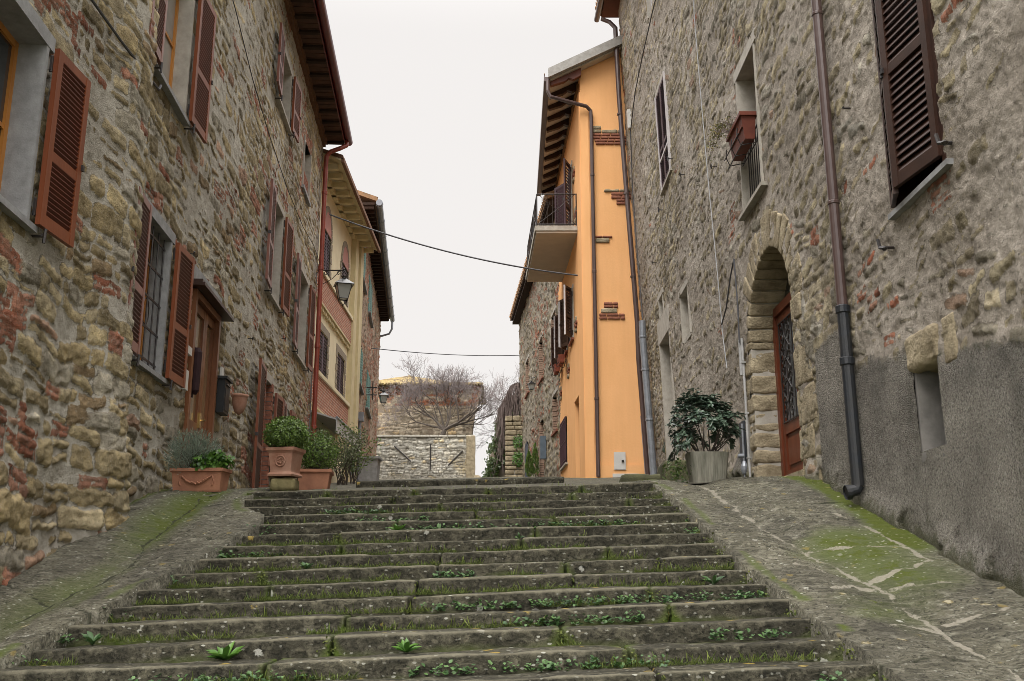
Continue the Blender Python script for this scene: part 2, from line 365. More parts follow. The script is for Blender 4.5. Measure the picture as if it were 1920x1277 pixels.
def hsh(ix, iy, seed=0):
    h = (ix.astype(np.int64) * 374761393 + iy.astype(np.int64) * 668265263 + int(seed) * 982451653) & 0xffffffff
    h = ((h ^ (h >> 13)) * 1274126177) & 0xffffffff
    h = ((h ^ (h >> 16)) * 2246822519) & 0xffffffff
    return ((h ^ (h >> 15)) & 0xffffff) / float(0x1000000)
def vn(x, y, seed=0):
    ix = np.floor(x); iy = np.floor(y); fx = x - ix; fy = y - iy
    fx = fx * fx * (3 - 2 * fx); fy = fy * fy * (3 - 2 * fy)
    a = hsh(ix, iy, seed); b = hsh(ix + 1, iy, seed); c = hsh(ix, iy + 1, seed); d = hsh(ix + 1, iy + 1, seed)
    return (a * (1 - fx) + b * fx) * (1 - fy) + (c * (1 - fx) + d * fx) * fy
def fbm(x, y, seed=0, o=4):
    x = np.asarray(x, float); y = np.asarray(y, float); r = 0; a = .5; n = 0
    for k in range(o):
        r = r + a * vn(x, y, seed + k); n += a; a *= .5; x = x * 2.03 + 11.7; y = y * 2.03 + 5.3
    return r / n
def sstep(x, a, b):
    t = np.clip((x - a) / (b - a), 0, 1); return t * t * (3 - 2 * t)

# ---------------------------------------------------------------- rubble masonry sheets
PAL_L = [((.37, .305, .185), 4), ((.31, .25, .145), 4), ((.43, .365, .24), 3), ((.25, .205, .125), 3), ((.37, .34, .275), 3.), ((.38, .25, .18), .5), ((.27, .20, .12), 1)]
PAL_R = [((.31, .27, .185), 4), ((.27, .235, .17), 4), ((.35, .305, .22), 3), ((.22, .20, .16), 3), ((.31, .29, .25), 2), ((.28, .20, .15), .3)]
PAL_D = [((.30, .22, .15), 3), ((.36, .19, .12), 3), ((.34, .26, .18), 3), ((.27, .22, .17), 2)]
PAL_E = [((.48, .47, .43), 5), ((.42, .405, .36), 4), ((.53, .505, .44), 3), ((.52, .44, .30), .8)]
def rubble(u, v, seed, hr=(.12, .26), wr=(.16, .5), gap=.022, relief=.03, pal=PAL_L, brick=None, cover=None, tilt=.1, hide=.06, warp=1., tlt=.07, ms=1.):
    rs = np.random.RandomState(seed)
    wu = u + warp * (.10 * (fbm(u * 2.2, v * 2.2, seed, 3) - .5) + .05 * (fbm(u * 7, v * 7, seed + 9, 2) - .5))
    wv = v + warp * (.20 * (fbm(u * 1.1, v * .8, seed + 3, 2) - .5) + .10 * (fbm(u * 3.5, v * 3, seed + 4, 2) - .5) + .03 * (fbm(u * 11, v * 11, seed + 6, 2) - .5))
    v0 = wv.min() - .5; re = [v0]
    while re[-1] < wv.max() + .5: re.append(re[-1] + rs.uniform(*hr))
    re = np.array(re); row = np.clip(np.searchsorted(re, wv, side='right') - 1, 0, len(re) - 2)
    X0 = np.zeros(u.shape); X1 = np.zeros(u.shape); cid = np.zeros(u.shape, np.int64); base = 0
    for r in range(len(re) - 1):
        m = row == r
        n = int((wu.max() - wu.min() + 2) / wr[0]) + 3
        hh = re[r + 1] - re[r]
        cuts = wu.min() - 1 + np.cumsum(np.clip(rs.uniform(*wr, size=n) * (hh / np.mean(hr)) ** .5, wr[0], wr[1] * 1.3))
        if m.any():
            k = np.clip(np.searchsorted(cuts, wu[m], side='right') - 1, 0, n - 2)
            X0[m] = cuts[k]; X1[m] = cuts[k + 1]; cid[m] = base + k
        base += n
    Y0 = re[row]; Y1 = re[row + 1]
    h1 = hsh(cid, cid * 3 + 1, seed); h2 = hsh(cid, cid * 5 + 2, seed)
    # some cells are two thinner stones
    sp = (h1 < .32) & ((Y1 - Y0) > .15); ym = Y0 + (Y1 - Y0) * (.35 + .3 * h2)
    up = wv > ym
    Y0n = np.where(sp & up, ym, Y0); Y1n = np.where(sp & ~up, ym, Y1); cid = np.where(sp & up, cid + 10 ** 7, cid)
    cx = (X0 + X1) / 2; cy = (Y0n + Y1n) / 2
    isb = np.zeros(u.shape, bool)
    if brick is not None:
        pr = brick(cx, cy); isb = hsh(cid, cid + 77, seed) < pr
        ny = np.maximum(1, np.round((Y1n - Y0n) / .075)); j = np.floor((wv - Y0n) / (Y1n - Y0n) * ny); bh = (Y1n - Y0n) / ny
        bw = .24; k = np.floor((wu) / bw + .5 * (j % 2)); bx = (k - .5 * (j % 2) + .5) * bw
        lo = np.maximum(bx - bw / 2, X0); hi = np.minimum(bx + bw / 2, X1)
        cx = np.where(isb, (lo + hi) / 2, cx); X0 = np.where(isb, lo, X0); X1 = np.where(isb, hi, X1)
        cy = np.where(isb, Y0n + (j + .5) * bh, cy); Y1n2 = np.where(isb, cy + bh / 2, Y1n); Y0n = np.where(isb, cy - bh / 2, Y0n); Y1n = Y1n2
        cid = np.where(isb, cid * 50 + j.astype(np.int64) * 7 + k.astype(np.int64) * 1009, cid)
    r1, r2, r3, r4, r5 = [hsh(cid, cid * 0 + k, seed + 40 + k) for k in range(5)]
    g = np.where(isb, .007, gap * (.5 + 1.1 * r1))
    hx = np.maximum((X1 - X0) / 2 - g, .012); hy = np.maximum((Y1n - Y0n) / 2 - g, .01)
    ang = np.where(isb, .02, tilt) * (r2 - .5) * 2.4
    lx = (wu - cx) * np.cos(ang) + (wv - cy) * np.sin(ang); ly = -(wu - cx) * np.sin(ang) + (wv - cy) * np.cos(ang)
    # wedge-shaped stones
    hy2 = hy * (1 + np.where(isb, 0, .35) * (r3 - .5) * lx / np.maximum(hx, .05))
    rr = np.minimum(hx, hy) * np.where(isb, .15, .25 + .45 * r4)
    qx = np.abs(lx) - hx + rr; qy = np.abs(ly) - hy2 + rr
    sd = np.minimum(np.maximum(qx, qy), 0) + np.hypot(np.maximum(qx, 0), np.maximum(qy, 0)) - rr
    sd = sd + .030 * (fbm(u * 12, v * 12, seed + 8, 4) - .5) + .02 * (fbm(u * 34, v * 34, seed + 18, 2) - .5)
    sd = np.where((~isb) & (hsh(cid, cid + 5, seed + 11) < hide), .05, sd)
    if cover is not None: sd = sd + cover(u, v) * (.4 + 1.2 * r5) * np.where(isb, .35, 1)
    dome = sstep(-sd, -.003, .024)
    h = dome * relief * (.35 + 1.1 * r3) + dome * ((r4 - .5) * lx + (r5 - .5) * ly) * tlt
    rg = 1 - np.abs(fbm(u * 9 + r1 * 90, v * 16 + r2 * 90, seed + 12, 3) * 2 - 1) * 2.2
    h = h + dome * .009 * ms * rg * np.where(isb, .25, 1) + .008 * (fbm(u * 40, v * 40, seed + 13, 2) - .5)
    h = h + (1 - dome) * .020 * ms * (fbm(u * 9, v * 9, seed + 20, 4) - .5)
    pw = np.array([p[1] for p in pal], float); pc = np.cumsum(pw / pw.sum()); pi = np.minimum(np.searchsorted(pc, r2), len(pal) - 1)
    C = np.array([p[0] for p in pal])[pi]
    C = C * (.72 + .56 * r1)[..., None]
    BC = np.array([(.27, .10, .06)]) * (.65 + .6 * r1)[..., None] + np.array([(.12, .12, .10)]) * r5[..., None]
    C = np.where(isb[..., None], BC, C)
    return sd, h, C

def sheet(name, S, Z, fn, sd, h, C, m, parent, cut=None, extra=None, smooth=True):
    """S, Z: 1-d grids; fn(s, n, z) vectorised -> world"""
    ns, nz = len(S), len(Z); A, B = np.meshgrid(S, Z, indexing='ij')
    X, Y, ZZ = fn(A, h, B)
    off = np.array(parent.get('_o', (0, 0, 0)) if parent else (0, 0, 0))
    V = np.stack([X, Y, ZZ], -1).reshape(-1, 3) - off
    i = np.arange(ns - 1)[:, None] * nz + np.arange(nz - 1)[None, :]
    F = np.stack([i, i + nz, i + nz + 1, i + 1], -1)
    if cut is not None:
        sm = (S[:-1] + S[1:]) / 2; zm = (Z[:-1] + Z[1:]) / 2
        k = ~cut(*np.meshgrid(sm, zm, indexing='ij')); F = F[k]
    F = F.reshape(-1, 4)
    used = np.zeros(len(V), bool); used[F] = True; re = np.cumsum(used) - 1
    V = V[used]; F = re[F]
    me = bpy.data.meshes.new(name); me.vertices.add(len(V)); me.vertices.foreach_set('co', V.astype(np.float32).ravel())
    me.loops.add(F.size); me.loops.foreach_set('vertex_index', F.astype(np.int32).ravel())
    me.polygons.add(len(F)); me.polygons.foreach_set('loop_start', np.arange(0, F.size, 4, dtype=np.int32))
    me.update(calc_edges=True); me.validate()
    if sd is not None:
        a = me.attributes.new('sd', 'FLOAT', 'POINT'); a.data.foreach_set('value', sd.reshape(-1)[used].astype(np.float32))
        c = me.attributes.new('scol', 'FLOAT_COLOR', 'POINT')
        cc = np.concatenate([C.reshape(-1, 3)[used], np.ones((len(V), 1))], 1); c.data.foreach_set('color', cc.astype(np.float32).ravel())
    for k, x in (extra or {}).items():
        a = me.attributes.new(k, 'FLOAT', 'POINT'); a.data.foreach_set('value', x.reshape(-1)[used].astype(np.float32))
    me.materials.append(m)
    if smooth: me.shade_smooth()
    return link(name, me, parent)
def grid(a, b, d0, d1, edges=()):
    """non-uniform grid a..b with step going from d0 to d1, hitting each edge exactly"""
    out = [a]
    while out[-1] < b: out.append(out[-1] + d0 + (d1 - d0) * (out[-1] - a) / (b - a))
    out = np.array(out); out[-1] = b
    for e in edges:
        if a < e < b: out[np.argmin(abs(out - e))] = e
    return np.unique(out)

# ---------------------------------------------------------------- frames: (s along the wall, n out of it, z) -> world
def lf(s, n, z): return (-3.8 - .07 * (s - 8.5) + n, s + .07 * n, z)
def lean(s, z): return .028 * np.clip((s - 13) / 11, 0, 1) * np.maximum(z - 2.4, 0) - .28 * np.clip((s - 13) / 11, 0, 1) * np.clip((12 - z) / 10, 0, 1)
def rf(s, n, z): return (3.2 - n - lean(s, z) * .9, s, z)
def of(s, n, z): return (1.8 - .041 * (s - 24.3) - n, s, z)
def ofr(s, n, z): return (s, 24.3 - n, z)
def cf(s, n, z): return (-5.05 + n, s, z)
def df(s, n, z): return (-4.98 - .0875 * (s - 31.3) + n, s, z)
def ff(s, n, z): return (1.495 - .0765 * (s - 31.6) - n, s, z)
def gz(x, y):
    x = np.asarray(x, float); y = np.asarray(y, float)
    a = -.49 + .2857 * (y - 5.52) + .033 * x; b = .98 + .104 * (y - 10.66) + .022 * x
    k = .12; hh = np.clip(.5 + .5 * (b - a) / k, 0, 1)
    return b * (1 - hh) + a * hh - k * hh * (1 - hh)

# ---------------------------------------------------------------- stairs, ramps, ground
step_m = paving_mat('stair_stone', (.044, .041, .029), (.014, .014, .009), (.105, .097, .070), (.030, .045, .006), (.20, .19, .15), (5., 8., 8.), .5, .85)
ramp_m = paving_mat('ramp_stone', (.092, .086, .064), (.032, .031, .022), (.165, .157, .125), (.036, .045, .006), (.27, .25, .20), (3.5, 12., 12.), .8)
LX = [(-9, -3.3), (0, -3.15), (2, -2.95), (3, -2.88), (4, -2.76), (5, -2.72), (6, -2.60), (7, -2.54), (8, -2.47), (9, -2.42), (10, -2.34), (11, -2.42), (12, -2.68), (13, -2.80), (14, -2.80), (20, -2.9)]
RX = [(-9, 2.25), (0, 1.98), (1, 1.94), (2, 1.88), (3, 1.85), (4, 1.79), (5, 1.75), (8, 1.71), (10, 1.67), (12, 1.62), (14, 1.55), (20, 1.5)]
def lxi(i): return float(np.interp(i, [p[0] for p in LX], [p[1] for p in LX]))
def rxi(i): return float(np.interp(i, [p[0] for p in RX], [p[1] for p in RX]))
def stepz(i): return -.49 + .105 * i
def xtilt(i): return float(np.interp(i, [-6, 0, 14], [.044, .040, .021]))
stairs = thing('stairs', (0, 5.5, -.6), None, None, kind='structure')
tread_jobs = []
for i in range(-9, 15):
    y0 = 5.52 + .3675 * i; z = stepz(i); kx = xtilt(i); x0, x1 = lxi(i), rxi(i)
    b = MB(); cuts = [x0]
    while cuts[-1] < x1: cuts.append(cuts[-1] + rnd.uniform(.7, 2.1))
    if cuts[-1] - x1 > .5 or len(cuts) > 3: cuts.pop()
    cuts = [c for c in cuts if c < x1 - .35] + [x1]
    bow = rnd.uniform(-.02, .02); ms = []
    for k in range(len(cuts) - 1):
        sdz = rnd.uniform(-.008, .005); sdy = rnd.uniform(-.025, .02); tl = rnd.uniform(-.006, .006); xc = (cuts[k] + cuts[k + 1]) / 2
        f = lambda x, y, zz, sdz=sdz, sdy=sdy, tl=tl, xc=xc: (x, y0 + y + sdy + bow * math.sin(x * 1.1), z + kx * x + zz + sdz + tl * (x - xc) + .006 * math.sin(x * 2.1 + i * 1.7))
        n0 = len(b.v)
        b.block(f, (cuts[k] + .008, 0, -.17), (cuts[k + 1] - .008, .46, 0), r=.020, amp=.011, seed=i * 13 + k, step=.04, freq=6)
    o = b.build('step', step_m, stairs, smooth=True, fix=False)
    me = o.data; n = len(me.vertices); co = np.empty(n * 3, np.float32); me.vertices.foreach_get('co', co); co = co.reshape(-1, 3) + np.array(stairs['_o'])
    hz = co[:, 2] - (z + kx * co[:, 0]); yy = co[:, 1] - y0
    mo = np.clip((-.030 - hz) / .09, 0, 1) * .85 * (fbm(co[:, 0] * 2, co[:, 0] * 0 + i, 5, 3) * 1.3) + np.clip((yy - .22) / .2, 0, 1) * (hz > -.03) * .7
    for c in cuts: mo = mo + .75 * np.exp(-((co[:, 0] - c) / .055) ** 2) * (vn(co[:, 0] * 0 + c * 9, co[:, 0] * 0 + i, 8) > .35)
    mo = mo + .35 * np.exp(-((co[:, 0] - x1) / .2) ** 2) + .25 * np.exp(-((co[:, 0] - x0) / .3) ** 2)
    for nm, val in (('moss', mo), ('jt', np.zeros(n)), ('nosing', np.exp(-((hz - .0) / .014) ** 2) * np.exp(-(yy / .05) ** 2) * .80 + .12 * (hz > -.02) * (yy < .3)), ('crack', np.clip(1 - (hz + .155) / .03, 0, 1) * (yy < .1))):  # paler colour along the nosing edge, slightly paler tread
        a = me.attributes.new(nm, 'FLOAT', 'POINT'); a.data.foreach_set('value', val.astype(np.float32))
    tread_jobs.append((i, y0, z, kx, x0, x1, cuts))

def plines(X, Y, lines, wd):
    d = np.full(X.shape, 9.)
    for pts in lines:
        for (ax, ay), (bx, by) in zip(pts, pts[1:]):
            L2 = (bx - ax) ** 2 + (by - ay) ** 2; t = np.clip(((X - ax) * (bx - ax) + (Y - ay) * (by - ay)) / L2, 0, 1)
            d = np.minimum(d, np.hypot(X - ax - t * (bx - ax), Y - ay - t * (by - ay)) / 1.)
    return d
def ramp_sheet(name, xa, xb, ya, yb, lines_m, lines_c, val, mossf, seed):
    Yg = grid(ya, yb, .022, .03); T = np.concatenate([[-.012, -.006], np.linspace(0, 1, 85), [1.006, 1.012]])
    A, B = np.meshgrid(Yg, T, indexing='ij')
    X = xa(A) * (1 - B) + xb(A) * B
    X = xa(A) * (1 - np.clip(B, 0, 1)) + xb(A) * np.clip(B, 0, 1) + np.where(B < 0, -.01 * B, 0)
    wob = .14 * (fbm(X * 4, A * 4, seed, 5) - .5)
    dm = plines(X + wob, A - wob, lines_m, 0); dc = plines(X + wob, A + wob, lines_c, 0)
    dv = plines(X, A, [val], 0)
    # bedding ledges of the split slabs
    u = A * 8 + X * 1.6 + 3.4 * fbm(X * 2.0, A * 2.5, seed + 2, 4); led = (u - np.floor(u))
    sid = np.floor(A * .9 + .8 * fbm(X * 1.2, A * .6, seed + 5, 2))
    Zz = gz(X, A) + .015 - .055 * np.exp(-(dv / .22) ** 2) + .02 * (fbm(X * 3, A * 3, seed + 1, 4) - .5) * 2 + .022 * (1 - led) * fbm(X * 1.5, A * 1.5, seed + 7, 2) \
        - .018 * np.exp(-(dc / .018) ** 2) - .34 * (np.maximum(-B, 0) + np.maximum(B - 1, 0)) / .012 + .014 * (fbm(X * 22, A * 14, seed + 3, 3) - .5)
    jt = np.clip(1 - dm / .048, 0, 1) * (.25 + 1.3 * fbm(X * 4, A * 4, seed + 8, 3)); ck = np.maximum(np.clip(1 - dc / .030, 0, 1), .62 * np.clip(1 - led / .10, 0, 1) * sstep(fbm(X * 2.2, A * 2.2, seed + 6, 3), .46, .62))
    o = sheet(name, Yg, T, lambda s, n, t: (X, A, n), None, Zz, None, ramp_m, None, extra={'jt': jt, 'moss': mossf(X, A, dv), 'crack': ck})
    return tag(o, kind='structure')
def lxy(y): return np.interp((y - 5.52) / .3675, [p[0] for p in LX], [p[1] for p in LX])
def rxy(y): return np.interp((y - 5.52) / .3675, [p[0] for p in RX], [p[1] for p in RX])
vR = [(2.45, 3.), (2.57, 5.38), (2.54, 5.61), (2.5, 6.12), (2.44, 6.58), (2.42, 6.99), (2.23, 7.88), (2.08, 9.04), (2.01, 10.17), (2.0, 11.6)]
mR = [vR, [(2.82, 8.83), (2.86, 8.61), (2.93, 8.15), (2.99, 7.79)], [(2.25, 7.87), (2.98, 7.75)], [(2.46, 7.05), (2.98, 7.35), (2.98, 7.75)],
      [(2.41, 6.87), (2.9, 6.83)], [(2.2, 6.05), (2.5, 6.03)], [(2.58, 6.16), (3.0, 6.26)], [(1.91, 7.4), (2.3, 7.2)], [(2.1, 6.85), (2.41, 6.87)]]
cR = [[(1.7, 8.78), (2.14, 8.6)], [(2.1, 9.4), (3.2, 9.3)], [(1.75, 7.9), (2.25, 7.87)], [(2.4, 5.6), (1.9, 5.5)], [(2.14, 8.5), (3.2, 8.7)], [(1.65, 10.), (2.05, 9.9)], [(2., 10.4), (3.2, 10.3)]]
def mossR(X, Y, dv):
    m = 1.35 * np.exp(-((X - 3.12) / .20) ** 2) * sstep(Y, 7.4, 8.0) * (1 - sstep(Y, 11.0, 11.6))
    m = m + .95 * np.exp(-(((X - 2.62) / .36) ** 2)) * np.exp(-((Y - 7.9) / .55) ** 2) + .75 * np.exp(-((X - 2.8) / .4) ** 2) * np.exp(-((Y - 7.) / .5) ** 2)
    m = m + .6 * np.exp(-((X - 2.2) / .3) ** 2) * np.exp(-((Y - 6.3) / .6) ** 2) + .22 * np.exp(-(dv / .3) ** 2)
    return m + .75 * np.exp(-((X - rxy(Y)) / .045) ** 2) * (fbm(X * 0 + 2, Y * 2.5, 4, 2) > .45)
ramp_sheet('ramp', lambda y: rxy(y) - .075 + .04 * (vn(y * 5, y * 0, 3) - .5), lambda y: 3.34 + 0 * y, 3., 11.9, mR, cR, vR, mossR, 11)
vL = [(-3.4, 3.), (-3.3, 6.72), (-3.12, 7.54), (-3.0, 8.21), (-3.15, 9.01), (-3.21, 9.77), (-3.3, 11.)]
cL = [vL[1:], [(-3.9, 9.05), (-3.15, 8.85)], [(-3.1, 9.0), (-2.45, 8.7)], [(-3.05, 8.2), (-2.5, 7.95)], [(-3.8, 7.55), (-3.2, 7.2)], [(-3.2, 7.1), (-2.75, 6.8)], [(-3.95, 10.05), (-3.2, 9.8)], [(-3.2, 9.9), (-2.5, 9.5)]]
def mossL(X, Y, dv):
    m = .50 * np.exp(-(dv / .30) ** 2) + .16 * (X < -3.1) + .35 * np.exp(-((X - (-3.3)) / .35) ** 2) * sstep(Y, 8.2, 9.6)
    m = m + .9 * np.exp(-((X - (-3.86 - .04 * (Y - 8.5))) / .09) ** 2) * sstep(Y, 8.4, 9.2)
    return m + .7 * np.exp(-((X - lxy(Y)) / .06) ** 2) * (fbm(X * 0 + 2, Y * 2.2, 14, 2) > .45) + .5 * np.exp(-((X + 2.95) / .1) ** 2) * np.exp(-((Y - 7.2) / .3) ** 2)
ramp_sheet('ramp', lambda y: -3.98 - .07 * (y - 8.5), lambda y: lxy(y) + .08 + .05 * (vn(y * 4, y * 0, 5) - .5), 3., 11.9, [], cL, vL, mossL, 23)

# landing above the main flight, with the low upper steps
def land(x, y):
    z = gz(x, y) - .012
    return z
Yg = grid(10.95, 62, .06, .5); Xg = np.linspace(-9.5, 7, 120)
A, B = np.meshgrid(Yg, Xg, indexing='ij')
sheet('path', Yg, Xg, lambda s, n, x: (x, s, n), None, land(B, A) + .02 * (fbm(B * 3, A * 3, 2, 3) - .5), None, ramp_m, None,
      extra={'jt': 0 * A, 'moss': .25 * fbm(A, B, 3), 'crack': 0 * A})['kind'] = 'structure'
for k in range(5):
    y0 = 13.6 + 1.25 * k; b = MB(); zt = float(gz(-.5, y0)) + .075; xa, xb = -.155 * y0, .052 * y0
    cuts = [xa]
    while cuts[-1] < xb - .9: cuts.append(cuts[-1] + rnd.uniform(.8, 1.5))
    cuts[-1:] = [xb] if len(cuts) > 1 and xb - cuts[-1] < .5 else [cuts[-1], xb]
    for q in range(len(cuts) - 1):
        f = lambda x, y, z: (x, y0 + y, zt + .02 * x + z)
        b.block(f, (cuts[q] + .006, 0, -.25), (cuts[q + 1] - .006, 1.3, rnd.uniform(-.008, .006)), r=.02, amp=.008, seed=90 + k * 5 + q, step=.12)
    o = b.build('step', step_m, stairs, smooth=True, fix=False)
    for nm in ('moss', 'jt', 'crack'): o.data.attributes.new(nm, 'FLOAT', 'POINT')
# the hill and country round the village, one sheet
earth = mat('earth_and_grass', (.10, .11, .05), (.07, .06, .035), 1, .05, .3, 3)
gx = np.concatenate([[-1500, -500, -200, -90], np.linspace(-45, 45, 46), [90, 200, 500, 1500]]); gy = np.concatenate([[-1500, -400, -120, -50], np.linspace(-20, 80, 60), [130, 300, 700, 1800]])
A, B = np.meshgrid(gy, gx, indexing='ij')
hz = gz(np.clip(B, -5, 5), np.clip(A, -4, 60)) - .32
fall = np.maximum(0, A - 60) * .35 + np.maximum(0, np.abs(B) - 16) * .25 + np.maximum(0, -8 - A) * .12
hz = np.maximum(hz - fall, -14 - .0 * A)
sheet('ground', gy, gx, lambda s, n, x: (x, s, n), None, hz, None, earth, None)['kind'] = 'structure'

# ---------------------------------------------------------------- window kit
LOUV = {'shutter_wood': mat('louvre_wood', (.115, .028, .014), (.07, .018, .010), .45, 3, .2, 40), 'shutter_wood_worn': mat('louvre_wood_worn', (.10, .030, .020), (.065, .020, .014), .45, 3, .2, 40)}
def shutter(fn, sh, dr, wd, z0, z1, ang, parent, m=wood, n0=.05, sp=.045, mid=.40, th=.042, flip=True):
    ca, sa = math.cos(R(ang)), math.sin(R(ang))
    def g(l, t, z): return fn(sh + dr * (l * ca - t * sa), n0 + l * sa + t * ca, z)
    b = MB(); st = min(.075, wd * .16)
    b.box(g, 0, st, 0, th, z0, z1); b.box(g, wd - st, wd, 0, th, z0, z1)
    zm = z0 + (z1 - z0) * mid
    rails = [(z0, z0 + st * 1.35), (zm - st * .55, zm + st * .55), (z1 - st, z1)]
    for a, c in rails: b.box(g, st, wd - st, .003, th - .003, a, c)
    lv = MB()
    for (a, c) in ((rails[0][1], rails[1][0]), (rails[1][1], rails[2][0])):
        n = max(2, int((c - a) / sp)); d = (c - a) / n
        for k in range(n):
            zc = a + (k + .5) * d; e = d * .95
            lv.hexa([g(l, (th - t if flip else t), zc + q) for (t, q) in ((.004, e * .55 + .003), (th - .006, -e * .5 + .004), (.004, e * .55 - .006), (th - .006, -e * .5 - .005)) for l in (st - .004, wd - st + .004)])
    o = b.build('shutter', m, parent)
    lv.build('louvres', LOUV.get(m.name, m), o if parent.type == 'EMPTY' else parent)
    par = o if parent.type == 'EMPTY' else parent
    for zz in (z0 + .14, z1 - .14):
        h = MB(); h.box(g, -.03, .05, -.014, -.001, zz - .06, zz + .06); h.tube([g(-.012, -.01, zz - .07), g(-.012, -.01, zz + .07)], .012, 6); h.build('hinge', iron, par)
    h = MB(); h.box(g, wd - .02, wd + .012, .004, th + .016, z0 + .45 * (z1 - z0), z0 + .45 * (z1 - z0) + .05)
    h.build('latch', iron, par)
    return o
def lining(fn, s0, s1, z0, z1, dep, parent, m=cement, t=.035, out=.02, sides='lrt', name='surround', zc=None):
    if 'l' in sides: b = MB(); b.box(fn, s0 - .012, s0 + t, -dep, out, z0, z1); b.build('jamb', m, parent)
    if 'r' in sides: b = MB(); b.box(fn, s1 - t, s1 + .012, -dep, out, z0, z1); b.build('jamb', m, parent)
    if 't' in sides: b = MB(); b.box(fn, s0 - .10, s1 + .10, -dep, out + .004, z1 - .003, z1 + (zc or .12)); b.build('lintel', m, parent)
def glazing(fn, s0, s1, z0, z1, dep, parent, fm=wood_gold, gm=glass_d, bars=1, fw=.06, mull=True, th=.05):
    b = MB(); n0, n1 = -dep - th, -dep
    b.box(fn, s0, s0 + fw, n0, n1, z0, z1); b.box(fn, s1 - fw, s1, n0, n1, z0, z1)
    b.box(fn, s0 + fw, s1 - fw, n0, n1 - .002, z0, z0 + fw); b.box(fn, s0 + fw, s1 - fw, n0, n1 - .002, z1 - fw, z1)
    if mull: c = (s0 + s1) / 2; b.box(fn, c - fw * .7, c + fw * .7, n0, n1 + .008, z0 + fw, z1 - fw)
    for k in range(bars): zz = z0 + (z1 - z0) * (k + 1) / (bars + 1); b.box(fn, s0 + fw, s1 - fw, n0 + .005, n1 - .008, zz - .018, zz + .018)
    o = b.build('window', fm, parent)
    g = MB(); g.box(fn, s0 + fw * .5, s1 - fw * .5, n0 + .018, n0 + .026, z0 + fw * .5, z1 - fw * .5); g.build('glass', gm, o)
    return o
def sillb(fn, s0, s1, z, parent, m=cement, out=.06, th=.05, dep=.2):
    b = MB(); b.box(fn, s0, s1, -dep, out, z - th, z); return b.build('sill', m, parent)
def holdback(fn, s, z, parent):
    b = MB(); b.tube([fn(s, -.05, z), fn(s, .10, z)], .011, 6); b.tube([fn(s, .10, z - .055), fn(s, .105, z + .06)], .013, 6); b.box(fn, s - .035, s + .035, .085, .10, z - .012, z + .012)
    return b.build('shutter_holdback', iron, parent)
def full_window(fn, house, s0, s1, z0, z1, near=None, far=None, ang=(19, 9), shut=wood, shn=wood_n, dep=.16, gm=glass_d, fm=wood_gold, grille=False, lin=cement, sil=True, bars=1, wz=None, sp=.045, hold=True, silm=None, mull=True):
    w_ = glazing(fn, s0 + .035, s1 - .035, z0 + .0, z1, dep, house, fm, gm, bars, mull=mull)
    lining(fn, s0, s1, z0, z1, dep + .12, w_, lin)
    if sil: sillb(fn, s0 - .08, s1 + .08, z0, w_, silm or lin, dep=dep + .1)
    if near: shutter(fn, s0 - .04, -1, near, z0 + .01, z1 + .01, ang[0], w_, shn, sp=sp)
    if far: shutter(fn, s1 + .04, 1, far, z0 + .01, z1 + .01, ang[1], w_, shut, sp=sp)
    if hold:
        if near: holdback(fn, s0 - .1, z0 - .05, w_)
        if far: holdback(fn, s1 + .12, z0 - .06, w_)
    if grille:
        b = MB(); n_ = 5
        for k in range(n_): x = s0 + .08 + (s1 - s0 - .16) * k / (n_ - 1); b.tube([fn(x, -.05, z0), fn(x, -.05, z1)], .009, 6)
        for k in range(5): zz = z0 + .12 + (z1 - z0 - .24) * k / 4; b.box(fn, s0 + .03, s1 - .03, -.056, -.044, zz - .012, zz + .012)
        for k in (1, 3):
            zz = z0 + .12 + (z1 - z0 - .24) * (k + .5) / 4; c = (s0 + s1) / 2
            b.tube([fn(c + .12 * math.cos(a), -.06, zz + .15 * math.sin(a)) for a in np.linspace(0, 6.283, 13)], .007, 5)
        b.build('grille', iron, w_)
    return w_
def rects_cut(rs):
    def c(s, z):
        m = np.zeros(s.shape, bool)
        for a, b_, c0, d in rs: m |= (s > a) & (s < b_) & (z > c0) & (z < d)
        return m
    return c
def body(fn, s0, s1, dep, z0, z1, parent, m, n0=-.45, name='back_wall'):
    b = MB(); b.box(fn, s0, s1, -dep, n0, z0, z1); return b.build(name, m, parent)
# ================================================================ house 1: the stone house beside the stair (near side of the street, with the red gutter)
H1 = thing('stone_house', (-4.0, 15, .8), 'tan rubble stone house with brown louvred shutters, red gutter and red downpipe', 'house')
wm_l = stone_wall_mat('rubble_wall_tan', (.48, .455, .40), (.33, .305, .26))
ops = [(6.15, 7.25, 2.66, 4.15), (10.08, 11.15, 2.24, 3.86), (9.98, 11.25, 5.46, 7.30), (17.35, 18.7, 8.86, 10.05), (20.95, 22.05, 8.60, 9.78),
       (17.4, 18.65, 5.12, 6.98), (20.9, 22.55, 4.80, 6.75), (12.38, 13.85, .9, 3.66), (17.55, 18.5, 1.0, 3.58), (19.9, 20.5, 2.0, 3.45)]
es = [x for o in ops for x in o[:2]]; ez = [x for o in ops for x in o[2:]]
S = grid(4.6, 24.2, .018, .05, es); Z = grid(-1.0, 11.15, .018, .024, ez)
A, B = np.meshgrid(S, Z, indexing='ij')
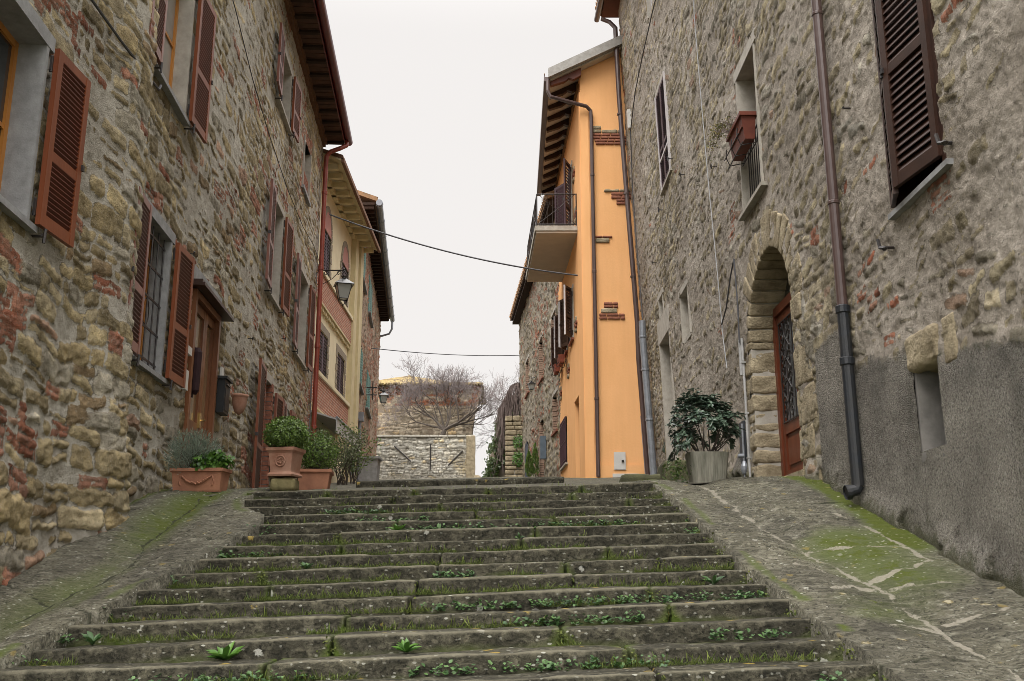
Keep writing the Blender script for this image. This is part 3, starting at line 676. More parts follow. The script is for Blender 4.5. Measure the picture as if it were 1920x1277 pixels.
def brL(x, y):
    p = sstep(fbm(x * .55 + 3, y * .7, 51, 3), .62, .72) * .22 + .035
    p = p + .75 * np.exp(-((x - 6.6) / .75) ** 2 - ((y - .9) / .8) ** 2) + .7 * np.exp(-((x - 7.2) / .5) ** 2 - ((y - 4.45) / .35) ** 2) + .5 * np.exp(-((x - 7.15) / .3) ** 2 - ((y - 2.) / .6) ** 2)
    for (a, b_, c, d) in ops[1:7]: p = p + .28 * np.exp(-((x - (a + b_) / 2) / (.55 * (b_ - a))) ** 2 - ((y - d - .2) / .16) ** 2)
    p = p + .9 * (np.abs(x - 21.5) < .8) * (np.abs(y - 9.3) < .8) + .12 * (x > 22.6)
    return p
cvL = lambda x, y: .034 * sstep(fbm(x * .5, y * .5, 61, 3), .35, .7) - .018 + .006 * sstep(y, 1.5, 4) + .02 * sstep(fbm(x * 1.5, y * 1.5, 62, 3), .5, .75)
sd, h, C = rubble(A, B, 5, (.10, .27), (.14, .66), .025, .011, PAL_L, brL, cvL)
h = h + .03 * (fbm(A * .8, B * .8, 71, 3) - .5) * 2 + .13 * sstep(A, 8.4, 9.3) * (1 - sstep(A, 9.60, 9.68 + 0 * A)) * (B < 8)
h = h * (1 + .7 * np.exp(-((B - .6) / 1.2) ** 2) * (A < 11)) - .02
h = np.where(B < 1.6 - .05, h + .05 * sstep(1.6 - B, 0, 1.6), h)
sheet('wall', S, Z, lf, sd, h, C, wm_l, H1, rects_cut(ops))
body(lf, 4.6, 24.2, 8.5, -2, 11.1, H1, wm_l)
b = MB(); b.poly([lf(24.2, -.46, -1), lf(24.2, .0, -1), lf(24.2, .0, 11.1), lf(24.2, -.46, 11.1)]); b.build('wall_end', cement, H1)
# windows
full_window(lf, H1, *ops[0], far=.56, near=.52, ang=(3, 6), bars=1, shn=wood, dep=.20, sp=.040)
full_window(lf, H1, *ops[1], near=.58, far=.62, ang=(3, 3), grille=True, dep=.2)
wc = full_window(lf, H1, *ops[2], near=.6, far=.66, ang=(3, 3), gm=glass_c, dep=.16, lin=cement_w, silm=cement)
full_window(lf, H1, *ops[3], near=.62, far=.62, ang=(3, 4), dep=.2, lin=cement_w, sp=.06)
full_window(lf, H1, *ops[5], near=.62, far=.66, ang=(3, 3), dep=.2, lin=cement_w, sp=.06)
full_window(lf, H1, *ops[6], near=.66, far=.62, ang=(3, 3), dep=.2, lin=cement_w, sp=.06)
w_ = glazing(lf, 19.9, 20.5, 2.0, 3.45, .2, H1, wood_dk, glass_d); lining(lf, 19.9, 20.5, 2., 3.45, .3, w_, cement_w)
shutter(lf, 19.86, -1, .5, 2.0, 3.45, 3, w_, wood_n, sp=.06); shutter(lf, 20.54, 1, .5, 2.0, 3.45, 3, w_, wood_n, sp=.06)
# bricked-up opening
b = MB(); b.box(lf, 20.95, 22.05, -.34, -.22, 8.6, 9.78); o = b.build('blocked_window', cement_w, H1)
b = MB(); b.box(lf, 20.9, 22.1, -.1, .05, 8.52, 8.6); b.build('sill', cement, o)
b = MB()
for k in range(6): b.box(lf, 20.96, 22.04, -.22, -.03, 8.6 + k * .085, 8.6 + k * .085 + .07)
b.build('brick_infill', brickm, o); lining(lf, 20.95, 22.05, 8.6, 9.78, .3, o, cement_w, sides='lr')
# front door: two glazed leaves under a small canopy
b = MB(); s0, s1, z0, z1 = ops[7]; z0 = 1.08
b.box(lf, s0, s0 + .09, -.14, .035, z0, z1); b.box(lf, s1 - .09, s1, -.14, .035, z0, z1); b.box(lf, s0 + .09, s1 - .09, -.14, .033, z1 - .09, z1)
dr = b.build('door', wood_door, H1)
cm = (s0 + s1) / 2 + .12
for (a, c) in ((s0 + .10, cm - .005), (cm + .005, s1 - .10)):
    b = MB(); q = .10
    b.box(lf, a, a + q, -.09, -.03, z0 + .01, z1 - .1); b.box(lf, c - q, c, -.09, -.03, z0 + .01, z1 - .1)
    for (e, g_) in ((z0 + .02, z0 + .2), (z0 + .78, z0 + .95), (z1 - .22, z1 - .1)): b.box(lf, a + q, c - q, -.088, -.032, e, g_)
    b.box(lf, a + q, c - q, -.075, -.055, z0 + .2, z0 + .78); b.box(lf, a + q + .03, c - q - .03, -.055, -.04, z0 + .27, z0 + .71)
    b.build('door_leaf', wood_door, dr)
    g = MB(); g.box(lf, a + q - .01, c - q + .01, -.068, -.06, z0 + .93, z1 - .2); g.build('glass', mat('glazed_amber', (.26, .16, .075), (.16, .10, .05), .12, 1.2, 0, spec=.8), dr)
b = MB(); b.box(lf, cm - .05, cm + .03, -.03, -.005, z0 + .9, z0 + 1.1); b.tube([lf(cm - .01, -.01, z0 + 1.0), lf(cm - .01, .055, z0 + 1.0), lf(cm - .12, .06, z0 + 1.0)], .012, 6); b.build('handle', mat('brass', (.60, .42, .15), None, .25, 5, 0, metal=1), dr)
b = MB(); b.box(lf, s0 - .14, s1 + .26, -.1, .16, z1 + .01, z1 + .045); b.box(lf, s0 - .14, s1 + .26, -.1, .13, z1 + .045, z1 + .09); b.build('canopy', wood_dk, dr)
b = MB(); b.box(lf, s0 - .12, s1 + .1, -.12, -.015 + .02, z1 + .1, z1 + .3); b.build('lintel', cement, dr)
b = MB(); b.box(lf, s0 + .22, s0 + .34, -.03, -.0, 2.3, 2.95); b.lathe(lf(s0 + .28, .03, 2.88), [(.02, -.55), (.055, -.5), (.06, 0), (.03, .06)], 10); b.build('hanging_ornament', mat('dark_wicker', (.03, .012, .014), None, .8), dr)
b = MB(); b.box(lf, s0 - .4, s1 + .2, -.3, .22, 1.0, 1.09); b.build('step', cement, dr)
# shuttered side door with brick jamb
b = MB(); b.box(lf, 17.6, 18.45, -.30, -.26, 1.2, 3.55); d2 = b.build('side_door', wood_dk, H1)
b = MB()
for k in range(27): q = .025 * (k % 2); b.box(lf, 18.36, 18.52, -.25, .035 + q * .3, 1.3 + k * .085, 1.3 + k * .085 + .072)
b.build('brick_jamb', brickm, d2)
b = MB(); b.box(lf, 18.37, 18.51, -.25, .02, 1.25, 3.6); b.build('jamb_mortar', cement, d2)
b = MB(); b.box(lf, 17.45, 18.65, -.25, .02, 3.56, 3.72); b.build('lintel', cement_w, d2)
shutter(lf, 17.4, -1, .92, 1.28, 3.66, 4, d2, wood, sp=.06); shutter(lf, 18.6, 1, .62, 1.9, 3.45, 4, d2, wood_n, sp=.06)
# eave, roof, gutter, downpipe
b = MB(); b.box(lf, 4.6, 24.3, -.3, .55, 11.13, 11.17); ev = b.build('eave', underb, H1)
b = MB(); b.box(lf, 4.6, 24.22, -.05, .06, 10.98, 11.128); b.box(lf, 4.6, 24.24, -.05, .11, 11.06, 11.127); b.build('cornice', mat('brown_cornice', (.16, .075, .035), (.09, .045, .025), .8), H1)
for k in range(33): b = MB(); s = 4.9 + k * .6; b.box(lf, s, s + .1, .1, .53, 11.05, 11.128); b.build('rafter', underb, H1)
b = MB()
for k in range(98): s = 4.65 + k * .2; b.box(lf, s + .01, s + .185, .11, .54, 11.108, 11.127)
b.build('soffit_tile', mat('soffit_brick', (.11, .055, .035), (.06, .035, .025), .9), H1)
b = MB(); b.hexa([lf(s, n, z) for (n, z) in ((.6, 11.18), (-4.6, 13.1), (.6, 11.26), (-4.6, 13.2)) for s in (4.6, 24.4)])
for k in range(99): b.tube([lf(4.65 + k * .2, .62, 11.28), lf(4.65 + k * .2, -4.6, 13.2)], .07, 6)
b.build('roof', tile, H1)
b = MB(); N = 10
for k in range(N):
    a0, a1 = math.pi + math.pi * k / N, math.pi + math.pi * (k + 1) / N
    b.hexa([lf(s, .64 + r_ * math.cos(a), 11.22 + r_ * math.sin(a) * 1.15) for r_ in (.085, .092) for a in (a0, a1) for s in (4.6, 24.4)])
for s in (24.39, 24.41): b.poly([lf(s, .64 + .09 * math.cos(math.pi + math.pi * k / 10), 11.22 + .1 * math.sin(math.pi + math.pi * k / 10)) for k in range(11)])
b.box(lf, 4.6, 24.4, .53, .555, 11.10, 11.26); b.build('gutter', redgut, H1)
b = MB(); b.tube([lf(24.15, .60, 11.14), lf(24.12, .60, 11.0), lf(24.0, .45, 10.86), lf(23.95, .22, 10.74), lf(23.93, .13, 10.6), lf(23.93, .12, 10.3), lf(23.93, .12, 1.9)], .058, 12)
for z in (9.6, 7.6, 5.6, 3.6): b.lathe(lf(23.93, .12, z), [(.058, -.05), (.072, -.04), (.072, .04), (.058, .05)], 12)
b.build('downpipe', redpipe, H1, smooth=False)
# ring hooks, small plate
for (s, z) in ((8.3, 5.28), (9.3, 5.15), (12.0, 4.0), (16.1, 3.9), (19.4, 4.7)): b = MB(); b.tube([lf(s + .03 * math.cos(a), .06, z + .03 * math.sin(a)) for a in np.linspace(0, 6.283, 9)], .006, 5); b.tube([lf(s, -.03, z), lf(s, .05, z)], .006, 5); b.build('ring_hook', iron, H1)
for q_ in ((12.05, 12.3, 0, .05, 2.75, 2.85), (12.12, 12.26, 0, .04, 2.3, 2.55), (14.1, 14.22, .01, .04, 2.85, 3.0)): b = MB(); b.box(lf, *q_); b.build('wall_plate', whitebox, H1)

# ================================================================ house 2: the grey stone house with the arched door
H2 = thing('grey_stone_house', (3.3, 14, .9), 'tall grey rubble stone house with an arched stone doorway and rough render at its foot', 'house')
wm_r = stone_wall_mat('rubble_wall_grey', (.385, .345, .30), (.24, .212, .182), speck=.3, grit=.8, plas=(.43, .405, .365))
opr = [(6.86, 7.82, 2.98, 5.3), (11.98, 13.05, 4.90, 6.92), (18.62, 19.75, 7.95, 10.1), (18.95, 20.1, 12.2, 13.6), (17.75, 18.65, 4.42, 5.33), (20.75, 21.35, 5.55, 6.02), (20.2, 21.7, 1.2, 5.10), (7.33, 7.79, .98, 1.66)]
def cutR(s, z):
    m = rects_cut(opr)(s, z)
    return m | ((s > 10.98) & (s < 13.22) & (z < 3.12)) | ((z >= 3.12) & (np.hypot((s - 12.1) / 1.12, (z - 3.12) / 1.05) < 1))
es = [x for o in opr for x in o[:2]]; ez = [x for o in opr for x in o[2:]]
S = grid(3.6, 24.3, .018, .05, es); Z = grid(-1.2, 14.95, .018, .026, ez)
A, B = np.meshgrid(S, Z, indexing='ij')
def brR(x, y):
    p = sstep(fbm(x * .5 + 9, y * .6, 151, 3), .68, .76) * .15 + .002
    return p + .26 * np.exp(-((x - 8.25) / .35) ** 2 - ((y - 2.2) / .5) ** 2) + .22 * np.exp(-((x - 6.4) / .25) ** 2 - ((y - 4.) / .8) ** 2) + .4 * np.exp(-((x - 13.) / .5) ** 2 - ((y - 7.2) / .3) ** 2)
cvR = lambda x, y: -.006 + .028 * (x < 9) + .034 * sstep(fbm(x * .45, y * .45, 161, 3), .32, .66) + .022 * sstep(fbm(x * 1.6, y * 1.6, 162, 3), .45, .7) - .03 * np.exp(-((x - 10.6) / .8) ** 2 - ((y - 2.6) / 1.6) ** 2) - .02 * np.exp(-((x - 6.6) / .8) ** 2 - ((y - 2.1) / .7) ** 2)
sd, h, C = rubble(A, B, 17, (.09, .22), (.12, .50), .017, .008, PAL_R, brR, cvR, tilt=.28, hide=.10)
h = h + .05 * (fbm(A * .8, B * .9, 171, 3) - .5) * 2 + .022 * (fbm(A * 5, B * 6, 172, 5) - .5) + .006 * (1 - np.abs(fbm(A * 6, B * 9, 182, 3) * 2 - 1) * 2) + (.008 + .014 * (A < 9)) * (fbm(A * 24, B * 24, 183, 3) - .5)
edge_n = .12 * (fbm(A * 1.5, B * 1.5, 173, 4) - .5)
top = np.where(A < 9.15, 1.62 + (A - 7.) * .16, np.where(A < 9.45, 2.42, 2.42 - .1 * (A - 9.45)))
pl = (B + edge_n < top) & (A < 10.33 + edge_n * .6)
pl2 = (A > 13.55) & (A < 14.9) & (B < 2.3 - (A - 13.6) * .75 + edge_n)
sm3 = ((A > 20.05) & (A < 21.9) & (B < 5.5)) * 0.
f1 = sstep(top - B - edge_n * 1.6 - .1 * (fbm(A * 7, B * 7, 188, 3) - .5), -.20, .20) * sstep(10.33 + edge_n * .6 - A, -.02, .03); f2 = sstep(A, 13.5, 13.6) * (1 - sstep(A, 14.6, 14.9)) * sstep(2.3 - (A - 13.6) * .75 + edge_n - B, -.1, .1)
plas = np.maximum(f1, f2); kk = plas > .5
h = h * (1 - plas) + plas * (.022 + .012 * (fbm(A * 12, B * 12, 176, 3) - .5) + .03 * (fbm(A * 1.2, B * 1.2, 177, 2) - .5) + .010 * (fbm(A * 30, B * 30, 179, 2) - .5))
gnd = gz(3.2 + 0 * A, A)
h = np.where(B < gnd + .30, h + .05 * sstep(gnd + .3 - B, 0, .3) * (fbm(A * 3, B * 3, 178, 3) > .4), h)
damp = np.exp(-np.maximum(B - gnd, 0) / .20) * 1.0 + .5 * np.exp(-((B - top) / .06) ** 2) * (A < 8.)
sheet('wall', S, Z, rf, sd, h, C, wm_r, H2, cutR, extra={'plas': plas, 'damp': damp})
body(rf, 3.6, 24.2, 8, -2, 14.9, H2, wm_r, n0=-.75)
b = MB(); P = [rf(24.3, -.02, z) for z in np.linspace(-1, 14.95, 12)]; Q = [(7.5, 24.3, p[2]) for p in P]
for k in range(11): b.poly([P[k], P[k + 1], Q[k + 1], Q[k]])
b.build('wall_end', cement, H2)
# arched doorway: jamb stones, voussoirs
b = MB(); z = 1.02; k = 0
while z < 3.1:
    hh = rnd.uniform(.13, .32); hh = min(hh, 3.14 - z)
    if hh < .1: break
    b.block(rf, (13.10 - rnd.uniform(-.006, .022), -.45, z + .014), (13.10 + rnd.uniform(.28, .55), .012 + rnd.uniform(0, .015), z + hh - .012), r=.03, amp=.026, seed=300 + k, step=.05, freq=6); z += hh; k += 1
b.build('door_jamb', sandst, H2, smooth=True, fix=False); b = MB()
z = .85
while z < 3.1:
    hh = rnd.uniform(.26, .48); hh = min(hh, 3.14 - z)
    if hh < .1: break
    b.block(rf, (11.08 - rnd.uniform(.32, .75), -.45, z + .012), (11.08, .010 + rnd.uniform(0, .015), z + hh - .012), r=.025, amp=.016, seed=330 + k, step=.05, freq=5); z += hh; k += 1
jm = b.build('door_jamb', sandst, H2, smooth=True, fix=False)
b = MB(); nv = 17
for k in range(nv):
    a0, a1 = math.pi * k / nv, math.pi * (k + 1) / nv; ro = rnd.uniform(.36, .52)
    def g(t, n, r_): return rf(12.09 + (1.01 + r_) * math.cos(t), n, 3.12 + (.94 + r_ * .98) * math.sin(t))
    b.block(g, (a0 + .010, -.45, 0), (a1 - .010, .008 + rnd.uniform(0, .012), ro), r=.02, amp=.014, seed=360 + k, step=.07, freq=6)
b.build('arch', sandst, H2, smooth=True, fix=False)
b = MB(); b.box(rf, 10.6, 11.06, -.44, -.0, .6, 3.1); b.box(rf, 13.108, 13.6, -.44, 0, .6, 3.1)
for k in range(16):
    a0, a1 = math.pi * k / 16, math.pi * (k + 1) / 16
    b.hexa([rf(12.09 + r_ * math.cos(a), n, 3.12 + r_ * .94 * math.sin(a)) for n in (-.44, -.005) for r_ in (1.04, 1.32) for a in (a0, a1)])
b.build('arch_mortar', cement_w, H2)
# the door itself
b = MB(); dn = -.32; zb = 1.22
b.box(rf, 11.08, 11.2, dn - .1, dn + .02, zb, 3.55); b.box(rf, 12.98, 13.12, dn - .1, dn + .02, zb, 3.55)
b.box(rf, 11.2, 12.98, dn - .1, dn + .03, 3.42, 3.54); dd = b.build('arched_door', wood_red, H2)
b = MB(); b.box(rf, 11.0, 13.2, -.52, dn - .11, 3.5, 4.3); b.build('fanlight', glass_d, dd)
for (a, c) in ((11.21, 12.085), (12.095, 12.97)):
    b = MB(); b.box(rf, a, a + .11, dn - .07, dn, zb + .01, 3.41); b.box(rf, c - .11, c, dn - .07, dn, zb + .01, 3.41)
    for (e, f_) in ((zb + .01, zb + .16), (zb + .62, zb + .76), (3.3, 3.41)): b.box(rf, a + .11, c - .11, dn - .068, dn - .002, e, f_)
    b.box(rf, a + .11, c - .11, dn - .06, dn - .03, zb + .16, zb + .62); b.box(rf, a + .16, c - .16, dn - .03, dn - .012, zb + .22, zb + .56); b.build('door_leaf', wood_red, dd)
    g = MB(); g.box(rf, a + .1, c - .1, dn - .05, dn - .042, zb + .75, 3.31); g.build('glass', glass_mat('pale_door_glass', (.20, .22, .24), .25), dd)
    g = MB(); lo, hi = zb + .76, 3.3; c_ = (a + c) / 2
    for k in range(5): x = a + .14 + (c - a - .28) * k / 4; g.tube([rf(x, dn + .012, lo), rf(x, dn + .012, hi)], .008, 5)
    g.box(rf, a + .1, c - .1, dn + .006, dn + .018, lo, lo + .015); g.box(rf, a + .1, c - .1, dn + .006, dn + .018, hi - .015, hi)
    def scroll(cx, cz, r0, t0, sg):
        g.tube([rf(cx + sg * r0 * (1 - q / 16) * math.cos(t0 + q * .55), dn + .02, cz + r0 * (1 - q / 16) * math.sin(t0 + q * .55)) for q in range(15)], .008, 5)
    for j in range(9):
        zc = lo + .12 + j * (hi - lo - .24) / 8
        for sg in (-1, 1): scroll(c_ + sg * .15, zc, .095, 0 if j % 2 else 2.2, sg)
    for j in (2, 4, 6):
        zc = lo + .12 + j * (hi - lo - .24) / 8
        for sg in (-1, 1): g.tube([rf(c_, dn + .022, zc - .16), rf(c_ + sg * .2, dn + .022, zc), rf(c_, dn + .022, zc + .16)], .010, 5)
    g.build('iron_scrollwork', iron, dd)
b = MB(); b.box(rf, 11.0, 13.15, -.4, .02, .95, 1.2); b.build('threshold', sandst, dd)
b = MB(); b.tube([rf(11.3, dn + .0, 2.05), rf(11.3, dn + .07, 2.05), rf(11.3, dn + .07, 1.95)], .012, 6); b.build('handle', iron, dd)
# big shuttered window close to the viewer
w1 = glazing(rf, 6.9, 7.78, 2.98, 5.3, .14, H2, wood_dk, glass_d); lining(rf, 6.86, 7.82, 2.98, 5.3, .3, w1, wood_dk, t=.05)
sillb(rf, 6.74, 7.9, 2.97, w1, cement, out=.07, th=.045)
shutter(rf, 6.90, 1, .64, 3.06, 5.28, 9, w1, wood_dk, n0=.01, sp=.062, mid=.45, flip=False); shutter(rf, 7.86, -1, .34, 3.02, 5.28, 17, w1, wood_dk, n0=.01, sp=.062, mid=.45, flip=False)
for s, z in ((6.72, 3.08), (8.0, 2.72)):
    b = MB(); b.tube([rf(s, -.05, z), rf(s, .11, z)], .014, 6); b.tube([rf(s - .07, .11, z - .03), rf(s, .12, z), rf(s + .03, .12, z + .08)], .016, 6); b.lathe(rf(s - .07, .11, z - .03), [(.01, -.02), (.028, 0), (.01, .02)], 8); b.build('shutter_holdback', iron, w1)
# tall window with flower box
w2 = glazing(rf, 12.02, 13.01, 4.9, 6.9, .26, H2, wood_red, glass_d, bars=2); lining(rf, 11.98, 13.05, 4.9, 6.92, .34, w2, cement_w, zc=.16)
sillb(rf, 11.82, 13.12, 4.9, w2, stone_lt, out=.07, th=.05, dep=.3)
b = MB()
for k in range(9): s = 12.08 + k * .11; b.tube([rf(s, -.08, 4.92), rf(s, -.08, 5.95)], .008, 5)
for z in (4.96, 5.94): b.box(rf, 12.02, 13.0, -.09, -.07, z, z + .015)
b.build('railing', iron, w2)
# shuttered and small windows
w3 = glazing(rf, 18.66, 19.71, 7.95, 10.1, .14, H2, purple, glass_d); lining(rf, 18.62, 19.75, 7.95, 10.1, .3, w3, cement_w)
sillb(rf, 18.5, 19.85, 7.95, w3, stone_lt, out=.06)
b = MB()
for (a, c) in ((18.67, 19.18), (19.19, 19.7)):
    b.box(rf, a, a + .06, .0, .04, 7.98, 10.08); b.box(rf, c - .06, c, .0, .04, 7.98, 10.08)
    for z in (7.98, 8.75, 10.0): b.box(rf, a + .06, c - .06, .0, .038, z, z + .07)
    for k in range(44): z = 8.07 + k * .044; b.hexa([rf(s, n, z + q) for (n, q) in ((.004, .02), (.034, 0), (.004, .026), (.034, .006)) for s in (a + .055, c - .055)])
b.build('shutter', purple, w3); b = MB(); b.box(rf, 18.6, 18.66, .0, .052, 7.96, 10.1); b.box(rf, 19.72, 19.78, 0, .052, 7.96, 10.1); b.box(rf, 18.66, 19.72, 0, .05, 8.55, 8.60); b.build('frame', white_edge, w3)
for s, z in ((18.45, 8.12), (19.95, 7.62)): holdback(rf, s, z, w3)
w4 = glazing(rf, 18.99, 20.06, 12.2, 13.6, .06, H2, white_edge, glass_mat('sky_glass', (.35, .45, .5), .1)); lining(rf, 18.95, 20.1, 12.2, 13.6, .3, w4, cement_w)
for (a, c, e, f_) in (opr[4], opr[5]):
    w_ = glazing(rf, a + .03, c - .03, e, f_, .22, H2, cement_w, cement_w, 0, mull=False); lining(rf, a, c, e, f_, .34, w_, cement_w); sillb(rf, a, c, e + .04, w_, cement_w, out=.0, th=.08, dep=.3)
b = MB(); b.box(rf, 20.2, 21.7, -.42, -.34, 1.2, 5.1); o = b.build('blocked_doorway', cement_w, H2); lining(rf, 20.2, 21.7, 1.2, 5.1, .4, o, cement_w, zc=.5, t=.05)
b = MB(); b.box(rf, 20.36, 20.5, -.2, -.06, 4.7, 4.95); b.build('junction_box', whitebox, o)
# loophole in the rendered foot with its rough lintel stone
shade_pl = mat('shaded_render', (.20, .19, .175), (.12, .115, .105), .95, 7, .8, 60)  # niche lining and back coloured dark to stand in for the shade inside
b = MB(); b.box(rf, 7.27, 7.85, -.5, -.44, .9, 1.75); nc = b.build('niche', mat('niche_shade', (.05, .045, .04), None, 1), H2); lining(rf, 7.33, 7.79, .98, 1.66, .45, nc, shade_pl, out=.016, t=.02, sides='lr')
b = MB(); b.block(rf, (7.31, -.42, .88), (7.81, .015, .985), r=.02, amp=.012, seed=411, step=.05); b.build('sill', shade_pl, nc, smooth=True, fix=False)
b = MB(); b.block(rf, (7.30, -.35, 1.62), (7.88, .045, 1.90), r=.05, amp=.035, seed=401, step=.03, freq=6); b.build('lintel', sandst, nc, smooth=True, fix=False)
b = MB(); b.block(rf, (7.02, -.1, 1.55), (7.22, .02, 1.90), r=.02, amp=.012, seed=402, step=.03, freq=6); b.build('side_stone', sandst, nc, smooth=True, fix=False)
# downpipe: brown above, black cast iron below
def lr_(z, dn=.10): return rf(9.06 + (z - .8) * .018, dn, z)
b = MB(); b.tube([lr_(z) for z in (15., 12, 9, 6, 4, 2.5)], .05, 14)
for z in (3.55, 5.6, 7.6): b.lathe(lr_(z), [(.05, -.02), (.058, -.012), (.058, .012), (.05, .02)], 14)
dp = b.build('downpipe', brownpipe, H2, smooth=False)
b = MB(); b.tube([lr_(z) for z in (2.52, 1.6, .84)], .056, 14); b.tube([lr_(.84), lr_(.80, .12), lr_(.78, .2)], .056, 14)
for z in (2.48, 1.98): b.lathe(lr_(z), [(.056, -.04), (.068, -.03), (.068, .03), (.056, .04)], 14)
b.tube([lr_(.78, .17), lr_(.775, .215)], .066, 14, cap=False); b.build('pipe_shoe', blackpipe, dp)
b = MB(); b.tube([rf(8.72, -.02, 4.35), rf(8.72, .08, 4.35), rf(8.66, .09, 4.33)], .010, 6); b.build('iron_hook', iron, H2)
# far corner: brown rainwater pipe and two zinc pipes, roof eave
b = MB(); b.tube([rf(24.0, .16, z) for z in np.linspace(14.3, 6.2, 9)] + [rf(24.0, .2, 5.3), rf(24.0, .2, 2.3)], .062, 10)
for z in (5, 7.4, 9.6, 11.8): b.lathe(rf(24.0, .17, z), [(.062, -.03), (.075, -.02), (.075, .02), (.062, .03)], 10)
b.tube([rf(24.0, .16, 14.3), rf(24.05, .3, 14.5), rf(24.1, .5, 14.62)], .055, 10)
b.build('downpipe', brownpipe, H2)
b = MB(); b.tube([rf(23.4, .12, 6.1), rf(23.4, .14, 5.7), rf(23.4, .14, 2.4)], .085, 12); b.tube([rf(24.02, .2, 3.9), rf(24.02, .2, 2.2)], .07, 12)
for z in (5.7, 4.9, 3.7): b.lathe(rf(23.4, .14, z), [(.085, -.03), (.095, -.02), (.095, .02), (.085, .03)], 12)
b.build('zinc_pipe', zinc, H2)
b = MB(); b.box(rf, 3.6, 24.6, -.3, .45, 14.96, 15.03); b.build('eave', mat('eave_red_brown', (.10, .035, .022), None, .8), H2)
b = MB(); b.hexa([rf(s, n, z) for (n, z) in ((.55, 15.04), (-5, 16.8), (.55, 15.14), (-5, 16.9)) for s in (3.6, 24.7)])
for k in range(100): s = 3.7 + k * .21; b.tube([rf(s, .6, 15.16), rf(s, -5, 16.92)], .075, 5)
b.build('roof', tile, H2)
b = MB(); b.tube([rf(s, .56, 14.98) for s in (3.6, 14, 24.75)], .075, 10); b.build('gutter', brownpipe, H2)
b = MB(); b.box(rf, 23.1, 23.25, .02, .12, 11.0, 11.5); b.build('white_insulator_box', whitebox, H2)
for (s, z, r_) in ((21.5, 12.2, .05), (14.6, 6.3, .04), (17.3, 7.3, .04), (21.3, 6.9, .05)):
    b = MB(); b.tube([rf(s, -.02, z), rf(s, .09, z)], .008, 5); b.tube([rf(s + r_ * math.cos(a), .10, z + r_ * math.sin(a)) for a in np.linspace(0, 6.283, 9)], .007, 5); b.build('ring_hook', iron, H2)
# slender services beside the arch
b = MB(); P_ = [(13.42, 3.25), (13.40, 2.4), (13.40, 1.6), (13.36, 1.25)]
b.tube([rf(s, .05, z) for s, z in P_], .017, 8)
for z in (2.9, 2.2, 1.6): b.box(rf, 13.38, 13.45, .02, .07, z, z + .02)
b.build('conduit', whitepipe, H2)
b = MB(); b.tube([rf(13.5, .06, z) for z in (3.25, 2.75)], .026, 8); b.build('conduit_sleeve', whitepipe, H2)
b = MB(); b.tube([rf(13.62, .07, 2.1), rf(13.62, .07, 1.7), rf(13.62, .07, 1.22)], .016, 8); b.lathe(rf(13.62, .07, 1.5), [(.02, -.09), (.035, -.08), (.05, -.03), (.05, .02), (.03, .07), (.02, .09)], 12)
b.lathe(rf(13.62, .07, 1.30), [(.018, -.07), (.034, -.05), (.034, .02), (.018, .05)], 12); b.tube([rf(13.62, .07, 1.66), rf(13.62, .15, 1.66)], .03, 8); b.build('gas_pipe', zinc, H2)
b = MB(); b.box(rf, 13.66, 13.95, .02, .05, 1.5, 2.15); b.build('dark_panel', mat('dark_slate_panel', (.05, .055, .065), None, .6), H2)

# ================================================================ orange house
H3 = thing('orange_house', (2.4, 27, 2.4), 'bright orange plastered house with patches of bare stone and brick, balcony and raftered eave', 'house')
def bk(m, f, a0, a1, b0, b1, c0, c1): m.box(f, a0, a1, b0, b1, c0, c1)
# front (gable) wall, rising to the right under the verge
b = MB(); X0, X1 = 1.8, 4.2
zt = lambda x: 12.83 + (x - 1.0) * .50
b.hexa([(x, y, z) for (z0_, z1_) in ((0, 1),) for (x, y, z) in ((X0, 24.3, 1.2), (X1, 24.3, 1.2), (X0, 24.75, 1.2), (X1, 24.75, 1.2), (X0, 24.3, zt(X0)), (X1, 24.3, zt(X1)), (X0, 24.75, zt(X0)), (X1, 24.75, zt(X1)))])
b.build('front_wall', orange, H3)
opo = [(26.75, 27.55, 6.5, 7.9), (28.5, 29.3, 6.55, 7.9), (30.1, 30.8, 6.6, 7.9), (25.75, 26.9, 1.9, 4.72), (29.1, 30.9, 3.35, 4.72), (26.6, 27.8, 9.25, 11.5)]
So = grid(24.3, 31.6, .12, .12, [x for o in opo for x in o[:2]]); Zo = grid(1.2, 13.1, .12, .12, [x for o in opo for x in o[2:]])
A, B = np.meshgrid(So, Zo, indexing='ij')
sheet('street_wall', So, Zo, of, None, .012 * (fbm(A, B, 3, 3) - .5), None, orange, H3, rects_cut(opo))
body(of, 24.78, 31.6, 7, 1, 12.9, H3, orange, n0=-.5)
b = MB(); b.box(of, 24.31, 24.62, .0, .03, 1.3, 12.6); b.box(ofr, 1.79, 2.0, 0, .03, 1.3, 12.3); b.build('corner_strip', orange, H3)
b = MB(); b.box(ofr, 1.85, 3.6, .0, .04, 1.3, 2.75); b.build('plinth', orange, H3)
